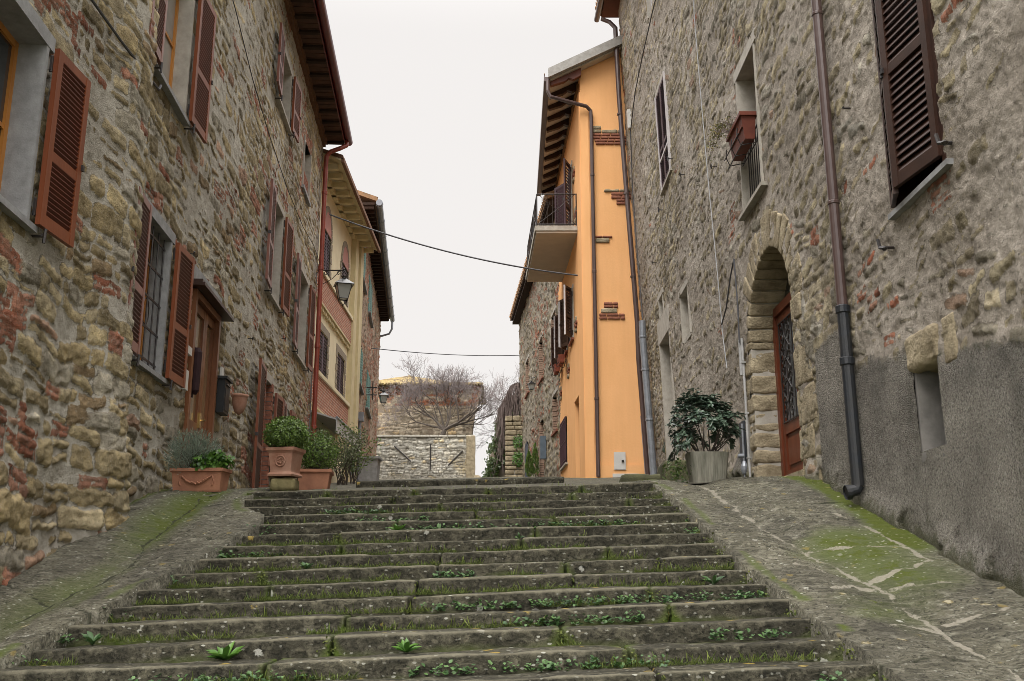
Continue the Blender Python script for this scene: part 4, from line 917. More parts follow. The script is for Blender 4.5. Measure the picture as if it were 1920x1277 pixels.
# roof, verge, soffit, rafters, gutter
b = MB(); b.hexa([(x, y, z) for z_ in (0, .16) for y in (24.0, 32.0) for (x, z) in ((.98, 12.83 + z_), (4.4, 12.83 + 3.42 * .5 + z_))]); b.build('roof', tile, H3)
b = MB(); b.hexa([(x, y, z) for z_ in (.0, .26) for y in (23.88, 24.02) for (x, z) in ((.95, 12.80 + z_), (4.4, 12.80 + 3.45 * .5 + z_))]); b.build('verge', verge, H3)
b = MB(); b.hexa([(x, y, z) for z_ in (-.05, -.005) for y in (24.03, 31.95) for (x, z) in ((.99, 12.83 + z_), (1.82, 13.24 + z_))]); b.hexa([(x, y, z) for z_ in (-.05, -.005) for y in (24.03, 24.29) for (x, z) in ((1.83, 13.245 + z_), (4.4, 14.53 + z_))]); b.build('soffit', beige, H3)
for k in range(12):
    y = 24.1 + k * .69; b = MB()
    pts = [(1.0, 12.78), (1.82, 13.18), (1.82, 12.98), (1.62, 12.86), (1.50, 12.90), (1.38, 12.80), (1.02, 12.68)]
    n = len(b.v); b.v += [(x, y, z) for x, z in pts] + [(x, y + .13, z) for x, z in pts]; L = len(pts)
    b.f.append(tuple(n + q for q in range(L))); b.f.append(tuple(n + L + q for q in range(L))[::-1])
    for q in range(L): b.f.append((n + q, n + (q + 1) % L, n + L + (q + 1) % L, n + L + q))
    b.build('rafter', wood_dk if k else wood_red, H3)
b = MB(); b.box(W3, .86, .975, 23.95, 32.0, 12.72, 12.84); b.box(W3, .84, .86, 23.95, 32., 12.72, 12.9)
b.build('gutter', brownpipe, H3)
b = MB(); b.box(W3, .84, .84 + .02, 23.93, 32.0, 12.9, 12.93); b.box(of, 24.62, 31.5, .0, .05, 12.85, 13.0); b.build('trim', mat('brown_string_course', (.22, .12, .05), None, .8), H3)
b = MB(); b.tube([(.93, 23.92, 12.72), (.93, 23.9, 12.42), (1.0, 23.9, 12.25), (1.35, 24.0, 12.2), (1.95, 24.15, 12.1), (2.06, 24.2, 12.0), (2.07, 24.2, 11.8), (2.07, 24.2, 2.45)], .05, 10)
for z in (4.35, 7.6, 10.2): b.lathe((2.07, 24.2, z), [(.05, -.04), (.06, -.03), (.06, .03), (.05, .04)], 10)
b.build('downpipe', brownpipe, H3)
# bare patches of brick and stone left in the plaster
def patch(fn, rows, z0, seedp):
    b1 = MB(); b2 = MB(); z = z0
    for (kind, a, c, hh) in rows:
        s = a
        while s < c - .04:
            L = min(rnd.uniform(.18, .34) if kind == 'b' else rnd.uniform(.25, .5), c - s)
            (b1 if kind == 'b' else b2).block(fn, (s + .006, -.05, z - hh + .006), (s + L - .006, .045, z - .006), r=.018 if kind == 'b' else .03, amp=.006 if kind == 'b' else .016, seed=seedp + len(b1.v) % 97, step=.07, freq=9); s += L
        z -= hh
    if b1.v: b1.build('brick_patch', brickm, H3, smooth=True, fix=False)
    if b2.v: b2.build('stone_patch', sandst, H3, smooth=True, fix=False)
patch(ofr, [('s', 2.08, 2.34, .11), ('s', 2.02, 2.86, .11), ('b', 2.06, 2.92, .08), ('b', 2.06, 3.3, .08), ('b', 2.16, 3.3, .08), ('b', 2.18, 3.3, .08)], 11.62, 500)
patch(ofr, [('s', 2.37, 3.2, .08), ('b', 2.55, 3.2, .09), ('b', 2.55, 3.2, .09), ('b', 2.68, 3.0, .08), ('b', 2.68, 3.0, .08)], 9.84, 520)
patch(ofr, [('b', 2.12, 2.58, .06), ('s', 2.12, 2.52, .14)], 8.58, 540)
patch(ofr, [('b', 2.30, 2.66, .08), ('b', 2.30, 2.66, .07), ('s', 2.22, 2.64, .14), ('b', 2.18, 2.82, .08), ('b', 2.18, 2.82, .08)], 6.82, 560)
for k, (s, z) in enumerate(((25.9, 11.2), (25.6, 9.9), (26.3, 9.7), (28.2, 10.2), (25.9, 6.9), (28.1, 6.1), (30.6, 5.9), (28.3, 8.2), (30.2, 8.2), (31., 8.5))):
    patch(of, [('s', s, s + .35, .14), ('b', s - .1, s + .4, .08), ('b', s, s + .3, .08), ('s', s + .05, s + .35, .12)], z, 580 + k)
# meter box
b = MB(); b.box(ofr, 2.46, 2.74, .04, .065, 2.62, 3.05); mb = b.build('meter_box', whitebox, H3)
b = MB(); b.box(ofr, 2.48, 2.72, .062, .075, 2.64, 3.03); b.build('door', whitebox, mb); b = MB(); b.lathe(ofr(2.67, .085, 2.83), [(.0, -.03), (.03, -.02), (.03, .02), (.0, .03)], 8); b.build('lock', iron, mb)
b = MB(); b.box(ofr, 2.42, 3.05, .04, .06, 2.42, 2.53); b.build('vent_panel', whitebox, H3)
# street side windows, door
for k, (a, c, e, f_) in enumerate(opo[:3]):
    w_ = glazing(of, a, c, e, f_, .14, H3, purple, glass_d); lining(of, a, c, e, f_, .3, w_, cement_w); sillb(of, a - .06, c + .06, e, w_, brickm, out=.08)
    for (sh, d_) in ((a - .02, -1), (c + .02, 1)):
        o = shutter(of, sh, d_, .42, e, f_, 26 if d_ > 0 else 30, w_, wood_dk, sp=.08)
        q = MB(); ca, sa = math.cos(R(26 if d_ > 0 else 30)), math.sin(R(26 if d_ > 0 else 30))
        q.box(lambda l, t, z: of(sh + d_ * (l * ca - t * sa), .045 + l * sa + t * ca, z), .421, .445, -.002, .045, e, f_); q.build('shutter_edge', white_edge, w_)
b = MB(); b.box(of, 25.75, 26.9, -.45, -.4, 1.9, 4.72); o = b.build('doorway', wood_dk, H3); lining(of, 25.75, 26.9, 1.9, 4.72, .42, o, orange, out=0)
w_ = glazing(of, 29.1, 30.9, 3.35, 4.72, .1, H3, purple, glass_d); sillb(of, 29., 31., 3.35, w_, stone_lt, out=.07)
b = MB()
for k in range(10): b.tube([of(29.15 + k * .19, .04, 3.36), of(29.15 + k * .19, .04, 4.72)], .014, 5)
for z in (3.45, 4.0, 4.6): b.box(of, 29.1, 30.9, .03, .05, z, z + .03)
b.build('grille', purple, w_)
w_ = glazing(of, 26.6, 27.8, 9.25, 11.5, .12, H3, purple, glass_d); lining(of, 26.6, 27.8, 9.25, 11.5, .3, w_, cement_w)
shutter(of, 27.85, 1, .55, 9.25, 11.5, 30, w_, purple, sp=.09); shutter(of, 26.55, -1, .5, 9.25, 11.5, 24, w_, purple, sp=.09)
# balcony
b = MB(); b.box(of, 25.5, 30.0, -.2, 1.1, 9.08, 9.14); bal = b.build('balcony', beige, H3)
b = MB(); b.box(of, 25.46, 30.04, 0, 1.14, 9.143, 9.28); b.build('slab_edge', stone_lt, bal)
b = MB(); T0, T1 = 9.3, 10.2
for (s, n) in ((25.52, .02), (25.52, 1.08), (30.0, .02), (30., 1.08), (27.0, 1.08), (28.5, 1.08)): b.tube([of(s, n, T0 - .02), of(s, n, T1)], .018, 6)
for z in (T0 + .04, T1): b.tube([of(25.52, .0, z), of(25.52, 1.08, z), of(30., 1.08, z), of(30., 0, z)], .016, 6)
for k in range(7): n = .1 + k * .14; b.tube([of(25.52, n, T0), of(25.52, n, T1)], .006, 4); b.tube([of(30., n, T0), of(30., n, T1)], .006, 4)
for k in range(26): s = 25.7 + k * .165; b.tube([of(s, 1.08, T0), of(s, 1.08, T1)], .006, 4)
for (a, c) in (((25.52, .55), 0),):
    pass
b.tube([of(25.52, .05, T0 + .05), of(25.52, .55, 9.75), of(25.52, 1.05, T0 + .05)], .008, 4); b.tube([of(25.52, .05, T1), of(25.52, .55, 9.75), of(25.52, 1.05, T1)], .008, 4)
for s in (25.6, 27.05, 28.5): b.tube([of(s, 1.09, T0), of(s + 1.4, 1.09, T1)], .008, 4); b.tube([of(s, 1.09, T1), of(s + 1.4, 1.09, T0)], .008, 4)
b.build('railing', iron, bal)

# ================================================================ far stone house on the same side
H4 = thing('far_stone_house', (1.2, 38, 3.6), 'distant rubble stone house with brick edged windows beyond the orange house', 'house')
opf = [(32.0, 33.3, 7.2, 8.8), (36., 37.4, 7.3, 8.9), (41.6, 43., 7.8, 9.3), (31.9, 33.1, 4.75, 6.0), (36.1, 37.4, 3., 5.8)]
S = grid(31.6 - .6, 46.5, .07, .10, [x for o in opf for x in o[:2]]); Z = grid(2., 12., .06, .06, [x for o in opf for x in o[2:]])
A, B = np.meshgrid(S, Z, indexing='ij')
sd, h, C = rubble(A, B, 27, (.14, .3), (.2, .5), .02, .04, PAL_R, lambda x, y: .5 * sstep(fbm(x * .6, y * .5, 9, 3), .5, .62), lambda x, y: .01 + .03 * fbm(x, y, 8))
far_m = stone_wall_mat('rubble_wall_far', (.36, .32, .26), (.24, .21, .17))
sheet('wall', S, Z, ff, sd, h, C, far_m, H4, rects_cut(opf)); body(ff, 31.7, 46.5, 7, 1.5, 12, H4, far_m)
b = MB(); b.poly([ff(46.5, 0, 1.5), ff(46.5, -.46, 1.5), ff(46.5, -.46, 12), ff(46.5, 0, 12)]); b.build('wall_end', cement, H4)
for (a, c, e, f_) in opf[:4]:
    w_ = glazing(ff, a, c, e, f_, .2, H4, wood_dk, glass_d); sillb(ff, a - .1, c + .1, e, w_, brickm, out=.08, th=.07)
    lining(ff, a, c, e, f_, .3, w_, cement_w, sides='t')
    for sg in (0, 1):
        q = MB()
        for k in range(int((f_ - e) / .085)): q.box(ff, *((c - .05, c + .04 + .05 * (k % 2)) if sg else (a - .06 - .05 * (k % 2), a + .04)), -.25, .03, e + k * .085, e + k * .085 + .068)
        q.build('brick_jamb', pinkbrick, w_)
b = MB(); b.box(ff, 36.1, 37.4, -.35, -.3, 3., 5.8); o = b.build('door', wood_dk, H4)
q = MB()
for k in range(32): q.box(ff, 37.36, 37.46 + .05 * (k % 2), -.28, .03, 3.1 + k * .085, 3.1 + k * .085 + .068)
q.build('brick_jamb', pinkbrick, o)
b = MB(); b.box(ff, 30.9, 46.7, -.3, .32, 12., 12.12)
for k in range(60): b.box(ff, 31 + k * .26, 31.12 + k * .26, .0, .4, 12.12, 12.2)
b.build('eave', underb, H4)
b = MB(); b.hexa([ff(s, n, z) for (n, z) in ((.42, 12.2), (-5, 14), (.42, 12.3), (-5, 14.1)) for s in (30.9, 46.8)])
for k in range(60): b.tube([ff(31 + k * .265, .46, 12.32), ff(31 + k * .265, -5, 14.1)], .09, 5)
b.build('roof', tile, H4)
b = MB()
for k in range(7): b.box(ff, 41.8 + k * .16, 41.84 + k * .16, .05, .09, 4.0, 5.7)
b.box(ff, 41.8, 42.85, .05, .09, 4., 4.06); b.box(ff, 41.8, 42.85, .05, .09, 5.6, 5.68); b.build('grille', mat('grey_iron', (.09, .10, .12), None, .6), H4)
b = MB(); b.box(ff, 35.2, 35.5, .02, .22, 4.2, 5.0); b.build('letter_box', bluegrey, H4)

# ================================================================ cream house with brick bands
H5 = thing('cream_house', (-5.1, 28, 2.4), 'cream plastered house with brick bands, arched pink window heads and bracketed ochre eave', 'house')
b = MB(); zs = [1.2, 4.3, 5.22, 7.1, 7.92, 10.75]
opc = [(25.6, 26.75, 5.3, 6.45), (28.35, 29.6, 5.3, 6.45), (25.55, 26.55, 8.0, 9.25), (28.45, 29.55, 8.0, 9.25)]
Sc = grid(24.2, 31.4, .15, .15, [x for o in opc for x in o[:2]]); Zc = grid(1.2, 10.8, .15, .15, [x for o in opc for x in o[2:]])
A, B = np.meshgrid(Sc, Zc, indexing='ij')
sheet('wall', Sc, Zc, cf, None, 0 * A, None, cream, H5, rects_cut(opc)); body(cf, 24.25, 31.4, 7, 1, 10.7, H5, cream)
b = MB(); b.box(cf, 24.2, 30.1, .0, .09, 4.3, 5.14); b.build('lower_brick_band', brick_w, H5)
b = MB(); b.box(cf, 24.2, 30.1, .0, .09, 7.1, 7.84); b.build('upper_brick_band', brick_w, H5)
b = MB(); b.box(cf, 24.2, 30.12, .0, .14, 5.14, 5.24); b.box(cf, 24.2, 30.12, .0, .14, 7.84, 7.94); b.build('string_course', cream, H5)
b = MB()
for z, n0_ in ((6.93, .07), (4.13, .10)):
    for k in range(27): b.box(cf, 24.25 + k * .22, 24.36 + k * .22, .0, n0_, z, z + .16)
b.box(cf, 24.2, 30.1, 0, .10, 7.05, 7.095); b.box(cf, 24.2, 30.1, 0, .12, 4.25, 4.295)
b.build('dentils', cream_d, H5)
b = MB(); b.box(cf, 30.05, 30.6, .0, .16, 1.3, 10.7); b.box(cf, 30.85, 31.4, .0, .20, 1.3, 10.7); b.build('pilaster', cream_d, H5)
b = MB(); b.box(cf, 30.6, 30.85, 0, .06, 1.3, 10.7); b.build('pilaster_recess', cream, H5)
for k, (a, c, e, f_) in enumerate(opc):
    b = MB()
    for (x0, x1) in ((a + .02, (a + c) / 2 - .02), ((a + c) / 2 + .02, c - .02)):
        b.box(cf, x0, x1, -.06, -.02, e, f_)
        for q in range(int((f_ - e) / .09)): b.box(cf, x0 + .06, x1 - .06, -.02, .0, e + .04 + q * .09, e + .085 + q * .09)
    w_ = b.build('window', purple, H5)
    b = MB(); b.box(cf, (a + c) / 2 - .02, (a + c) / 2 + .02, -.05, .004, e, f_); b.build('shutter_gap', mat('lilac_gap', (.25, .20, .24), None, .6), w_)
    b = MB(); n_ = int((f_ - e + .2) / .2)
    for q in range(n_):
        d_ = .05 * (q % 2)
        b.box(cf, a - .2 - d_, a, .0, .02, e + q * .2, e + q * .2 + .17); b.box(cf, c, c + .2 + d_, .0, .02, e + q * .2, e + q * .2 + .17)
    if k < 2: b.box(cf, a - .22, c + .22, .0, .022, f_ + .02, f_ + .22)
    b.build('painted_quoins', greige, w_)
    if k >= 2:
        m_ = (a + c) / 2; r_ = (c - a) / 2; N = 14
        b = MB(); b.v += [cf(m_, .022, f_)] + [cf(m_ + r_ * math.cos(math.pi * q / N), .022, f_ + .62 * math.sin(math.pi * q / N)) for q in range(N + 1)]
        for q in range(N): b.f.append((0, q + 1, q + 2))
        b.build('arch_head', pink, w_)
        b = MB()
        for q in range(N):
            a0, a1 = math.pi * q / N, math.pi * (q + 1) / N - .03
            b.hexa([cf(m_ + (r_ + d_) * math.cos(t_), n_, f_ + (.62 + d_) * math.sin(t_)) for n_ in (0, .03) for d_ in (.0, .16) for t_ in (a0, a1)])
        b.build('painted_arch', greige, w_)
b = MB(); b.hexa([cf(s, n, z) for (n, z) in ((-.1, 10.9), (.62, 10.62), (-.1, 10.96), (.62, 10.68)) for s in (24.25, 31.6)]); b.box(cf, 24.25, 31.5, 0, .12, 10.5, 10.68); b.build('eave', cream_d, H5)
for k in range(12):
    b = MB(); s = 24.5 + k * .62; b.box(cf, s, s + .13, .0, .50, 10.50, 10.64); b.build('bracket', cream_d, H5)
b = MB(); b.hexa([cf(s, n, z) for (n, z) in ((.66, 10.66), (-5, 12.6), (.66, 10.78), (-5, 12.7)) for s in (24.25, 31.65)]); b.box(cf, 24.25, 31.65, .62, .70, 10.58, 10.7); b.build('roof', mat('roof_edge', (.20, .11, .07), None, .9), H5)
b = MB(); b.hexa([cf(s, n, z) for (n, z) in ((.0, 4.1), (.75, 3.86), (.0, 4.14), (.75, 3.9)) for s in (24.4, 28.5)])
for k in range(11): b.hexa([cf(s, n, z) for (n, z) in ((.74, 3.55 + .05 * (k % 2)), (.76, 3.55 + .05 * (k % 2)), (.74, 3.88), (.76, 3.88)) for s in (24.4 + k * .37, 24.4 + k * .37 + .34)])
b.build('awning', awn, H5); b = MB(); b.tube([cf(24.4, .75, 3.92), cf(28.5, .75, 3.92)], .035, 6); b.box(cf, 28.1, 28.5, .55, .6, 2.9, 3.7); b.build('awning_bar', zinc, H5)
b = MB(); b.box(cf, 25.2, 27.4, .005, .02, 1.5, 3.6); b.build('shop_front', mat('shop_glass', (.10, .09, .07), None, .2, spec=.7), H5)
# sloped corner bracket under the oriel
b = MB(); b.hexa([cf(s, n, z) for (n, z) in ((0, 3.6), (.02, 3.6), (0, 4.1), (.1, 4.1)) for s in (28.7, 30.1)]); b.build('corbel', cream_d, H5)

# ================================================================ tall brick and stone house beyond
H6 = thing('brick_house', (-5.6, 38, 3.3), 'tall weathered brick and stone house with pale green shutters and grey half-round gutter', 'house')
opd = [(32.3, 34.3, 6.35, 7.75), (37.2, 39.6, 6.35, 7.8), (32.2, 34., 9.9, 11.4), (36.6, 38.8, 9.9, 11.4)]
S = grid(31.45, 46.8, .07, .11, [x for o in opd for x in o[:2]]); Z = grid(2., 12.2, .06, .06, [x for o in opd for x in o[2:]])
A, B = np.meshgrid(S, Z, indexing='ij')
sd, h, C = rubble(A, B, 37, (.12, .28), (.15, .45), .02, .035, PAL_D, lambda x, y: .75 * sstep(fbm(x * .7, y * .35, 19, 3), .42, .58), lambda x, y: .01 + .03 * fbm(x, y, 28))
d_m = stone_wall_mat('brick_stone_wall', (.40, .31, .24), (.28, .20, .15))
sheet('wall', S, Z, df, sd, h, C, d_m, H6, rects_cut(opd)); body(df, 31.5, 46.8, 7, 1.5, 12.2, H6, d_m)
b = MB(); b.poly([df(46.8, 0, 1.5), df(46.8, -.46, 1.5), df(46.8, -.46, 12.2), df(46.8, 0, 12.2)]); b.build('wall_end', cement, H6)
for (a, c, e, f_) in opd:
    w_ = glazing(df, a, c, e, f_, .12, H6, teal, teal, 0)
    q = MB()
    for (x0, x1) in ((a + .03, (a + c) / 2 - .01), ((a + c) / 2 + .01, c - .03)):
        q.box(df, x0, x1, -.02, .02, e + .02, f_ - .02)
        for k in range(int((f_ - e) / .09)): q.box(df, x0 + .07, x1 - .07, .02, .04, e + .05 + k * .09, e + .1 + k * .09)
    q.build('shutter', teal, w_); sillb(df, a - .1, c + .1, e, w_, cement, out=.12)
b = MB(); b.box(df, 31.45, 46.8, -.3, .42, 12.2, 12.28)
for k in range(38): b.box(df, 31.5 + k * .4, 31.62 + k * .4, 0, .40, 12.08, 12.198)
b.build('eave', underb, H6)
b = MB(); b.hexa([df(s, n, z) for (n, z) in ((.52, 12.3), (-5, 14.3), (.52, 12.4), (-5, 14.4)) for s in (31.4, 46.9)])
for k in range(60): b.tube([df(31.5 + k * .26, .5, 12.42), df(31.5 + k * .26, -5, 14.42)], .085, 5)
b.build('roof', tile, H6)
b = MB(); b.tube([df(s, .58, 12.26) for s in (31.4, 36, 41, 46.9)], .11, 10)
for k in range(10): b.tube([df(31.5 + 1.6 * k, .58, 12.26), df(31.6 + 1.6 * k, .58, 12.26)], .125, 10)
b.tube([df(46.7, .58, 12.2), df(46.7, .58, 11.8), df(46.72, .45, 11.55), df(46.75, .1, 11.45), df(46.75, -.1, 11.45)], .05, 8); b.build('gutter', zinc, H6)
b = MB(); b.tube([df(33.2, .08, z) for z in (5.5, 4.3, 3.2)], .05, 8); b.box(df, 33.1, 33.4, .02, .2, 5.2, 5.5); b.build('drain_pipe', zinc, H6)
b = MB(); b.tube([df(36.6, .06, 7.0), df(36.6, .45, 7.0)], .02, 6); b.tube([df(36.5, .06, 6.7), df(36.5, .45, 6.7)], .02, 6); b.tube([df(36.4, .3, 7.2), df(36.4, .3, 6.5)], .02, 6); b.build('iron_bracket', iron, H6)

# ================================================================ end of the street: terrace wall, old house
def ew(s, n, z): return (s, 52 - n, z)
E1 = thing('terrace_wall', (-4.5, 52, 5.0), 'pale coursed stone terrace wall closing the street, with three iron tie bars', 'wall')
S = grid(-7.6, -1.95, .05, .05); Z = grid(4.2, 7.33, .045, .045); A, B = np.meshgrid(S, Z, indexing='ij')
sd, h, C = rubble(A, B, 47, (.09, .2), (.15, .45), .014, .035, PAL_E, None, None, tilt=.08, hide=.02)
yel = (sstep(fbm(A * .8, B * 1.2, 66, 3), .5, .62) * np.exp(-((B - 5.75) / .5) ** 2))[..., None] * .6; C = C * (1 - yel) + np.array([.42, .33, .17]) * yel
ew_m = stone_wall_mat('pale_coursed_stone', (.38, .36, .32), (.25, .235, .20)); sheet('wall_face', S, Z, ew, sd, h, C, ew_m, E1)
b = MB(); b.box(ew, -7.6, -1.95, -1.2, -.06, 4.2, 7.31); b.build('wall_core', ew_m, E1)
b = MB()
for k in range(12): b.block(ew, (-7.6 + k * .472, -.5, 7.3), (-7.6 + k * .472 + .46, .08, 7.42), r=.03, amp=.012, seed=700 + k, step=.15)
b.build('coping', stone_lt, E1, smooth=True, fix=False)
b = MB(); b.tube([ew(-6.1, .05, 6.85), ew(-5.22, .05, 6.05)], .03, 6); b.tube([ew(-4.22, .05, 6.95), ew(-4.22, .05, 5.6)], .03, 6); b.tube([ew(-2.56, .05, 6.6), ew(-3.3, .05, 5.85)], .03, 6); b.build('tie_bar', iron, E1)
b = MB(); b.block(W3, (-2.35, 51.55, 4.4), (-1.9, 52.05, 7.34), r=.03, amp=.03, seed=720, step=.12, freq=3); b.block(W3, (-2.2, 51.6, 4.4), (-1.6, 52.3, 5.3), r=.15, amp=.06, seed=721, step=.12, freq=3); b.build('corner_pier', sandst, E1, smooth=True, fix=False)
E2 = thing('old_house', (-4.5, 57, 7.0), 'old pale stone house with lichened tiled roof behind the bare tree', 'house')
def eh(s, n, z): return (s - .0 + np.maximum(0, z - 8.4) * .235 * np.clip((s + 4.) / 1.8, 0, 1), 55.5 - n, z)
S = grid(-8.2, -2.2, .07, .07); Z = grid(6.6, 10.9, .06, .06); A, B = np.meshgrid(S, Z, indexing='ij')
sd, h, C = rubble(A, B, 57, (.12, .24), (.2, .5), .014, .03, PAL_E, lambda x, y: .75 * (y > 9.6) * sstep(fbm(x * .5, y, 77, 3), .3, .5), None, tilt=.08)
C = C * .8 * np.array([1, .88, .76]); oh = stone_wall_mat('old_house_stone', (.30, .245, .185), (.20, .16, .12)); sheet('wall', S, Z, eh, sd, h, C, oh, E2)
b = MB(); P1 = [(-2.25, 6.6), (-2.25, 8.4), (-1.67, 10.88)]
for (x0, z0), (x1, z1) in zip(P1, P1[1:]): b.poly([(x0, 55.5, z0), (x1, 55.5, z1), (x1 - .5, 62, z1), (x0 - .5, 62, z0)])
b.poly([(-8.2, 62, 6.6), (-2.7, 62, 6.6), (-2.2, 62, 10.9), (-8.2, 62, 10.9)]); b.poly([(-8.2, 55.5, 6.6), (-8.2, 62, 6.6), (-8.2, 62, 10.9), (-8.2, 55.5, 10.9)]); b.build('side_wall', oh, E2)
b = MB(); e_ = [(-8.4, 55.2, 10.72), (-1.60, 55.2, 10.72), (-1.6, 62.2, 10.8), (-8.4, 62.2, 10.8)]; p0, p1 = (-5.9, 56.8, 11.45), (-3.6, 58.4, 11.35)
b.poly([e_[0], e_[1], p1, p0]); b.poly([e_[1], e_[2], p1]); b.poly([e_[2], e_[3], p0, p1]); b.poly([e_[3], e_[0], p0]); b.poly(e_[::-1])
def onroof(t, q):
    a = Vector(e_[0]).lerp(Vector(e_[1]), t); c = Vector(p0).lerp(Vector(p1), min(1, max(0, (t - .15) / .7))); return a.lerp(c, q) + Vector((0, 0, .05))
for k in range(46):
    t = (k + .5) / 46
    b.tube([onroof(t, q) + Vector((rnd.uniform(-.02, .02), 0, rnd.uniform(-.02, .03))) for q in np.linspace(-.02, 1, 7)], .07, 6)
b.build('roof', tile_l, E2)
b = MB()
for k in range(9): b.tube([eh(-7.9 + k * .35, .05, 10.3), eh(-7.9 + k * .35, .05, 10.31)], .1, 8)
b.box(eh, -7.4, -6.9, .0, .03, 10.0, 10.5); b.build('vent_opening', mat('dark_opening', (.02, .015, .012), None, 1), E2)

# vine-grown wall and stone pier on the far right
E3 = thing('stone_pier', (0, 45, 4.5), 'rough stacked stone pier against the vine covered bank', 'wall')
b = MB(); z = 4.2; k = 0
while z < 7.05:
    hh = rnd.uniform(.17, .3); x = -.32
    while x < .55:
        L = rnd.uniform(.3, .6); b.block(W3, (x + .01, 44.9, z + .01), (min(x + L, .62), 45.4, z + hh - .01), r=.05, amp=.03, seed=740 + k, step=.1, freq=4); x += L; k += 1
    z += hh
b.build('stones', sandst, E3, smooth=True, fix=False)
b = MB(); b.box(W3, -.27, .58, 44.98, 45.35, 4.2, 7.0); b.build('mortar', cement_w, E3)
#@@PROPS
# ================================================================ loose things: lamps, cables, boxes, planters
def unify(o):
    return o
def lamp(name, loc, size, br0, label, grp='wall lanterns', scroll=True, rot=.3):
    """loc: top of the lantern (hanging point); br0: where the bracket meets the wall"""
    t = thing(name, loc, label, 'lantern', grp); L = Vector(loc); s = size
    b = MB(); b.tube([br0, L + Vector((0, 0, .02 * s))], .018 * s + .006, 8)
    b.lathe(L, [(.01, .10 * s), (.035 * s, .07 * s), (.02 * s, .03 * s), (.035 * s, 0), (.02 * s, -.03 * s), (.01 * s, -.06 * s), (.01 * s, -.22 * s)], 8)
    b.build('bracket', iron, t)
    if scroll:
        b = MB(); B0 = Vector(br0); d = (L - B0)
        def sc(t0, z, r0, sg, n=18, w=.42):
            c = B0 + d * t0 + Vector((0, 0, z)); dh = Vector((d.x, d.y, 0)).normalized()
            b.tube([c + dh * (sg * r0 * (1 - q / n) * math.cos(q * w)) + Vector((0, 0, r0 * (1 - q / n) * math.sin(q * w))) for q in range(n)], .010 * s + .003, 5)
        sc(.80, -.10 * s, .10 * s, 1); sc(.12, -.12 * s, .11 * s, -1); sc(.34, -.12 * s, .11 * s, 1); sc(.12, -.34 * s, .09 * s, 1)
        b.tube([B0 + Vector((0, 0, -.55 * s)), B0 + d * .25 + Vector((0, 0, -.52 * s)), B0 + d * .55 + Vector((0, 0, -.33 * s)), B0 + d * .8 + Vector((0, 0, -.05 * s))], .010 * s + .003, 5)
        b.tube([B0 + Vector((0, 0, .05)), B0 + Vector((0, 0, -.6 * s))], .014 * s, 5); b.build('scrollwork', iron, t)
    c = L + Vector((0, 0, -.22 * s))
    b = MB(); b.lathe(c, [(.02 * s, .02 * s), (.11 * s, .0), (.10 * s, -.03 * s), (.07 * s, -.05 * s), (.07 * s, -.09 * s)], 12)
    b.frustum(c, [(.07 * s, .07 * s, -.08 * s), (.20 * s, .20 * s, -.20 * s), (.33 * s, .33 * s, -.31 * s), (.35 * s, .35 * s, -.34 * s), (.30 * s, .30 * s, -.345 * s)], rot)
    b.build('lamp_hood', mat('lamp_black', (.02, .02, .022), None, .25, 8, .1, 30, spec=.9), t)
    b = MB(); b.frustum(c, [(.265 * s, .265 * s, -.35 * s), (.155 * s, .155 * s, -.86 * s)], rot); g = b.build('lamp_glass', lamp_g, t)
    b = MB(); ca, sa = math.cos(rot), math.sin(rot)
    def P(x, y, z): return c + Vector((x * ca - y * sa, x * sa + y * ca, z)) 
    for (x, y) in ((-1, -1), (1, -1), (1, 1), (-1, 1)): b.tube([P(x * .275 * s, y * .275 * s, -.34 * s), P(x * .16 * s, y * .16 * s, -.87 * s)], .014 * s, 5)
    q = [P(x * .165 * s, y * .165 * s, -.87 * s) for (x, y) in ((-1, -1), (1, -1), (1, 1), (-1, 1), (-1, -1))]; b.tube(q, .018 * s, 5)
    for (x, y) in ((-1, -1), (1, -1), (1, 1), (-1, 1)): b.tube([P(x * .15 * s, y * .15 * s, -.87 * s), P(x * .13 * s, y * .13 * s, -1.0 * s), P(0, 0, -1.08 * s)], .010 * s, 5)
    b.lathe(c, [(.01 * s, -1.16 * s), (.028 * s, -1.11 * s), (.012 * s, -1.06 * s)], 8); b.build('lamp_frame', iron, t)
    return t
lamp('street_lamp', (-4.25, 24.35, 7.66), .68, (-4.93, 24.3, 7.98 - .32), 'black four-sided street lantern on a scrolled iron bracket beside the red downpipe')
lamp('street_lamp', (-4.96, 38.2, 7.27), .52, (-5.62, 38.2, 7.3), 'black street lantern on a long arm below the green shutters of the brick house')
lamp('wall_lantern', (.74, 38.0, 7.62), .40, (.88, 38.0, 7.66), 'small dark lantern on the wall of the distant rubble house', scroll=False)
def cable(name, a, c, sag, r, label, m=cable_m, n=24, via=None):
    a, c = Vector(a), Vector(c); pts = [a.lerp(c, q / n) + Vector((0, 0, -4 * sag * (q / n) * (1 - q / n))) for q in range(n + 1)] if via is None else [Vector(p) for p in via]
    b = MB(); b.tube(pts, r, 6); o = b.build(name, m); reorigin(o, a); return tag(o, label, 'cable')
cable('overhead_cable', (-4.66, 24.2, 9.12), (1.68, 24.6, 7.62), .22, .020, 'grey cable hanging across the street from the red downpipe to the orange house')
cable('overhead_cable', df(39, .05, 9.05), ff(46.3, .02, 10.4), .12, .018, 'thin wire strung across the far end of the street', n=16)
cable('wall_cable', None or (0, 0, 0), (0, 0, 0), 0, .014, 'black twisted cable sagging down the tan wall to the iron hooks by the upper window', via=[lf(s, .09, z) for s, z in ((6.6, 4.75), (7.8, 4.93), (8.6, 5.0), (9.3, 5.08), (9.9, 5.16), (9.96, 5.24))])
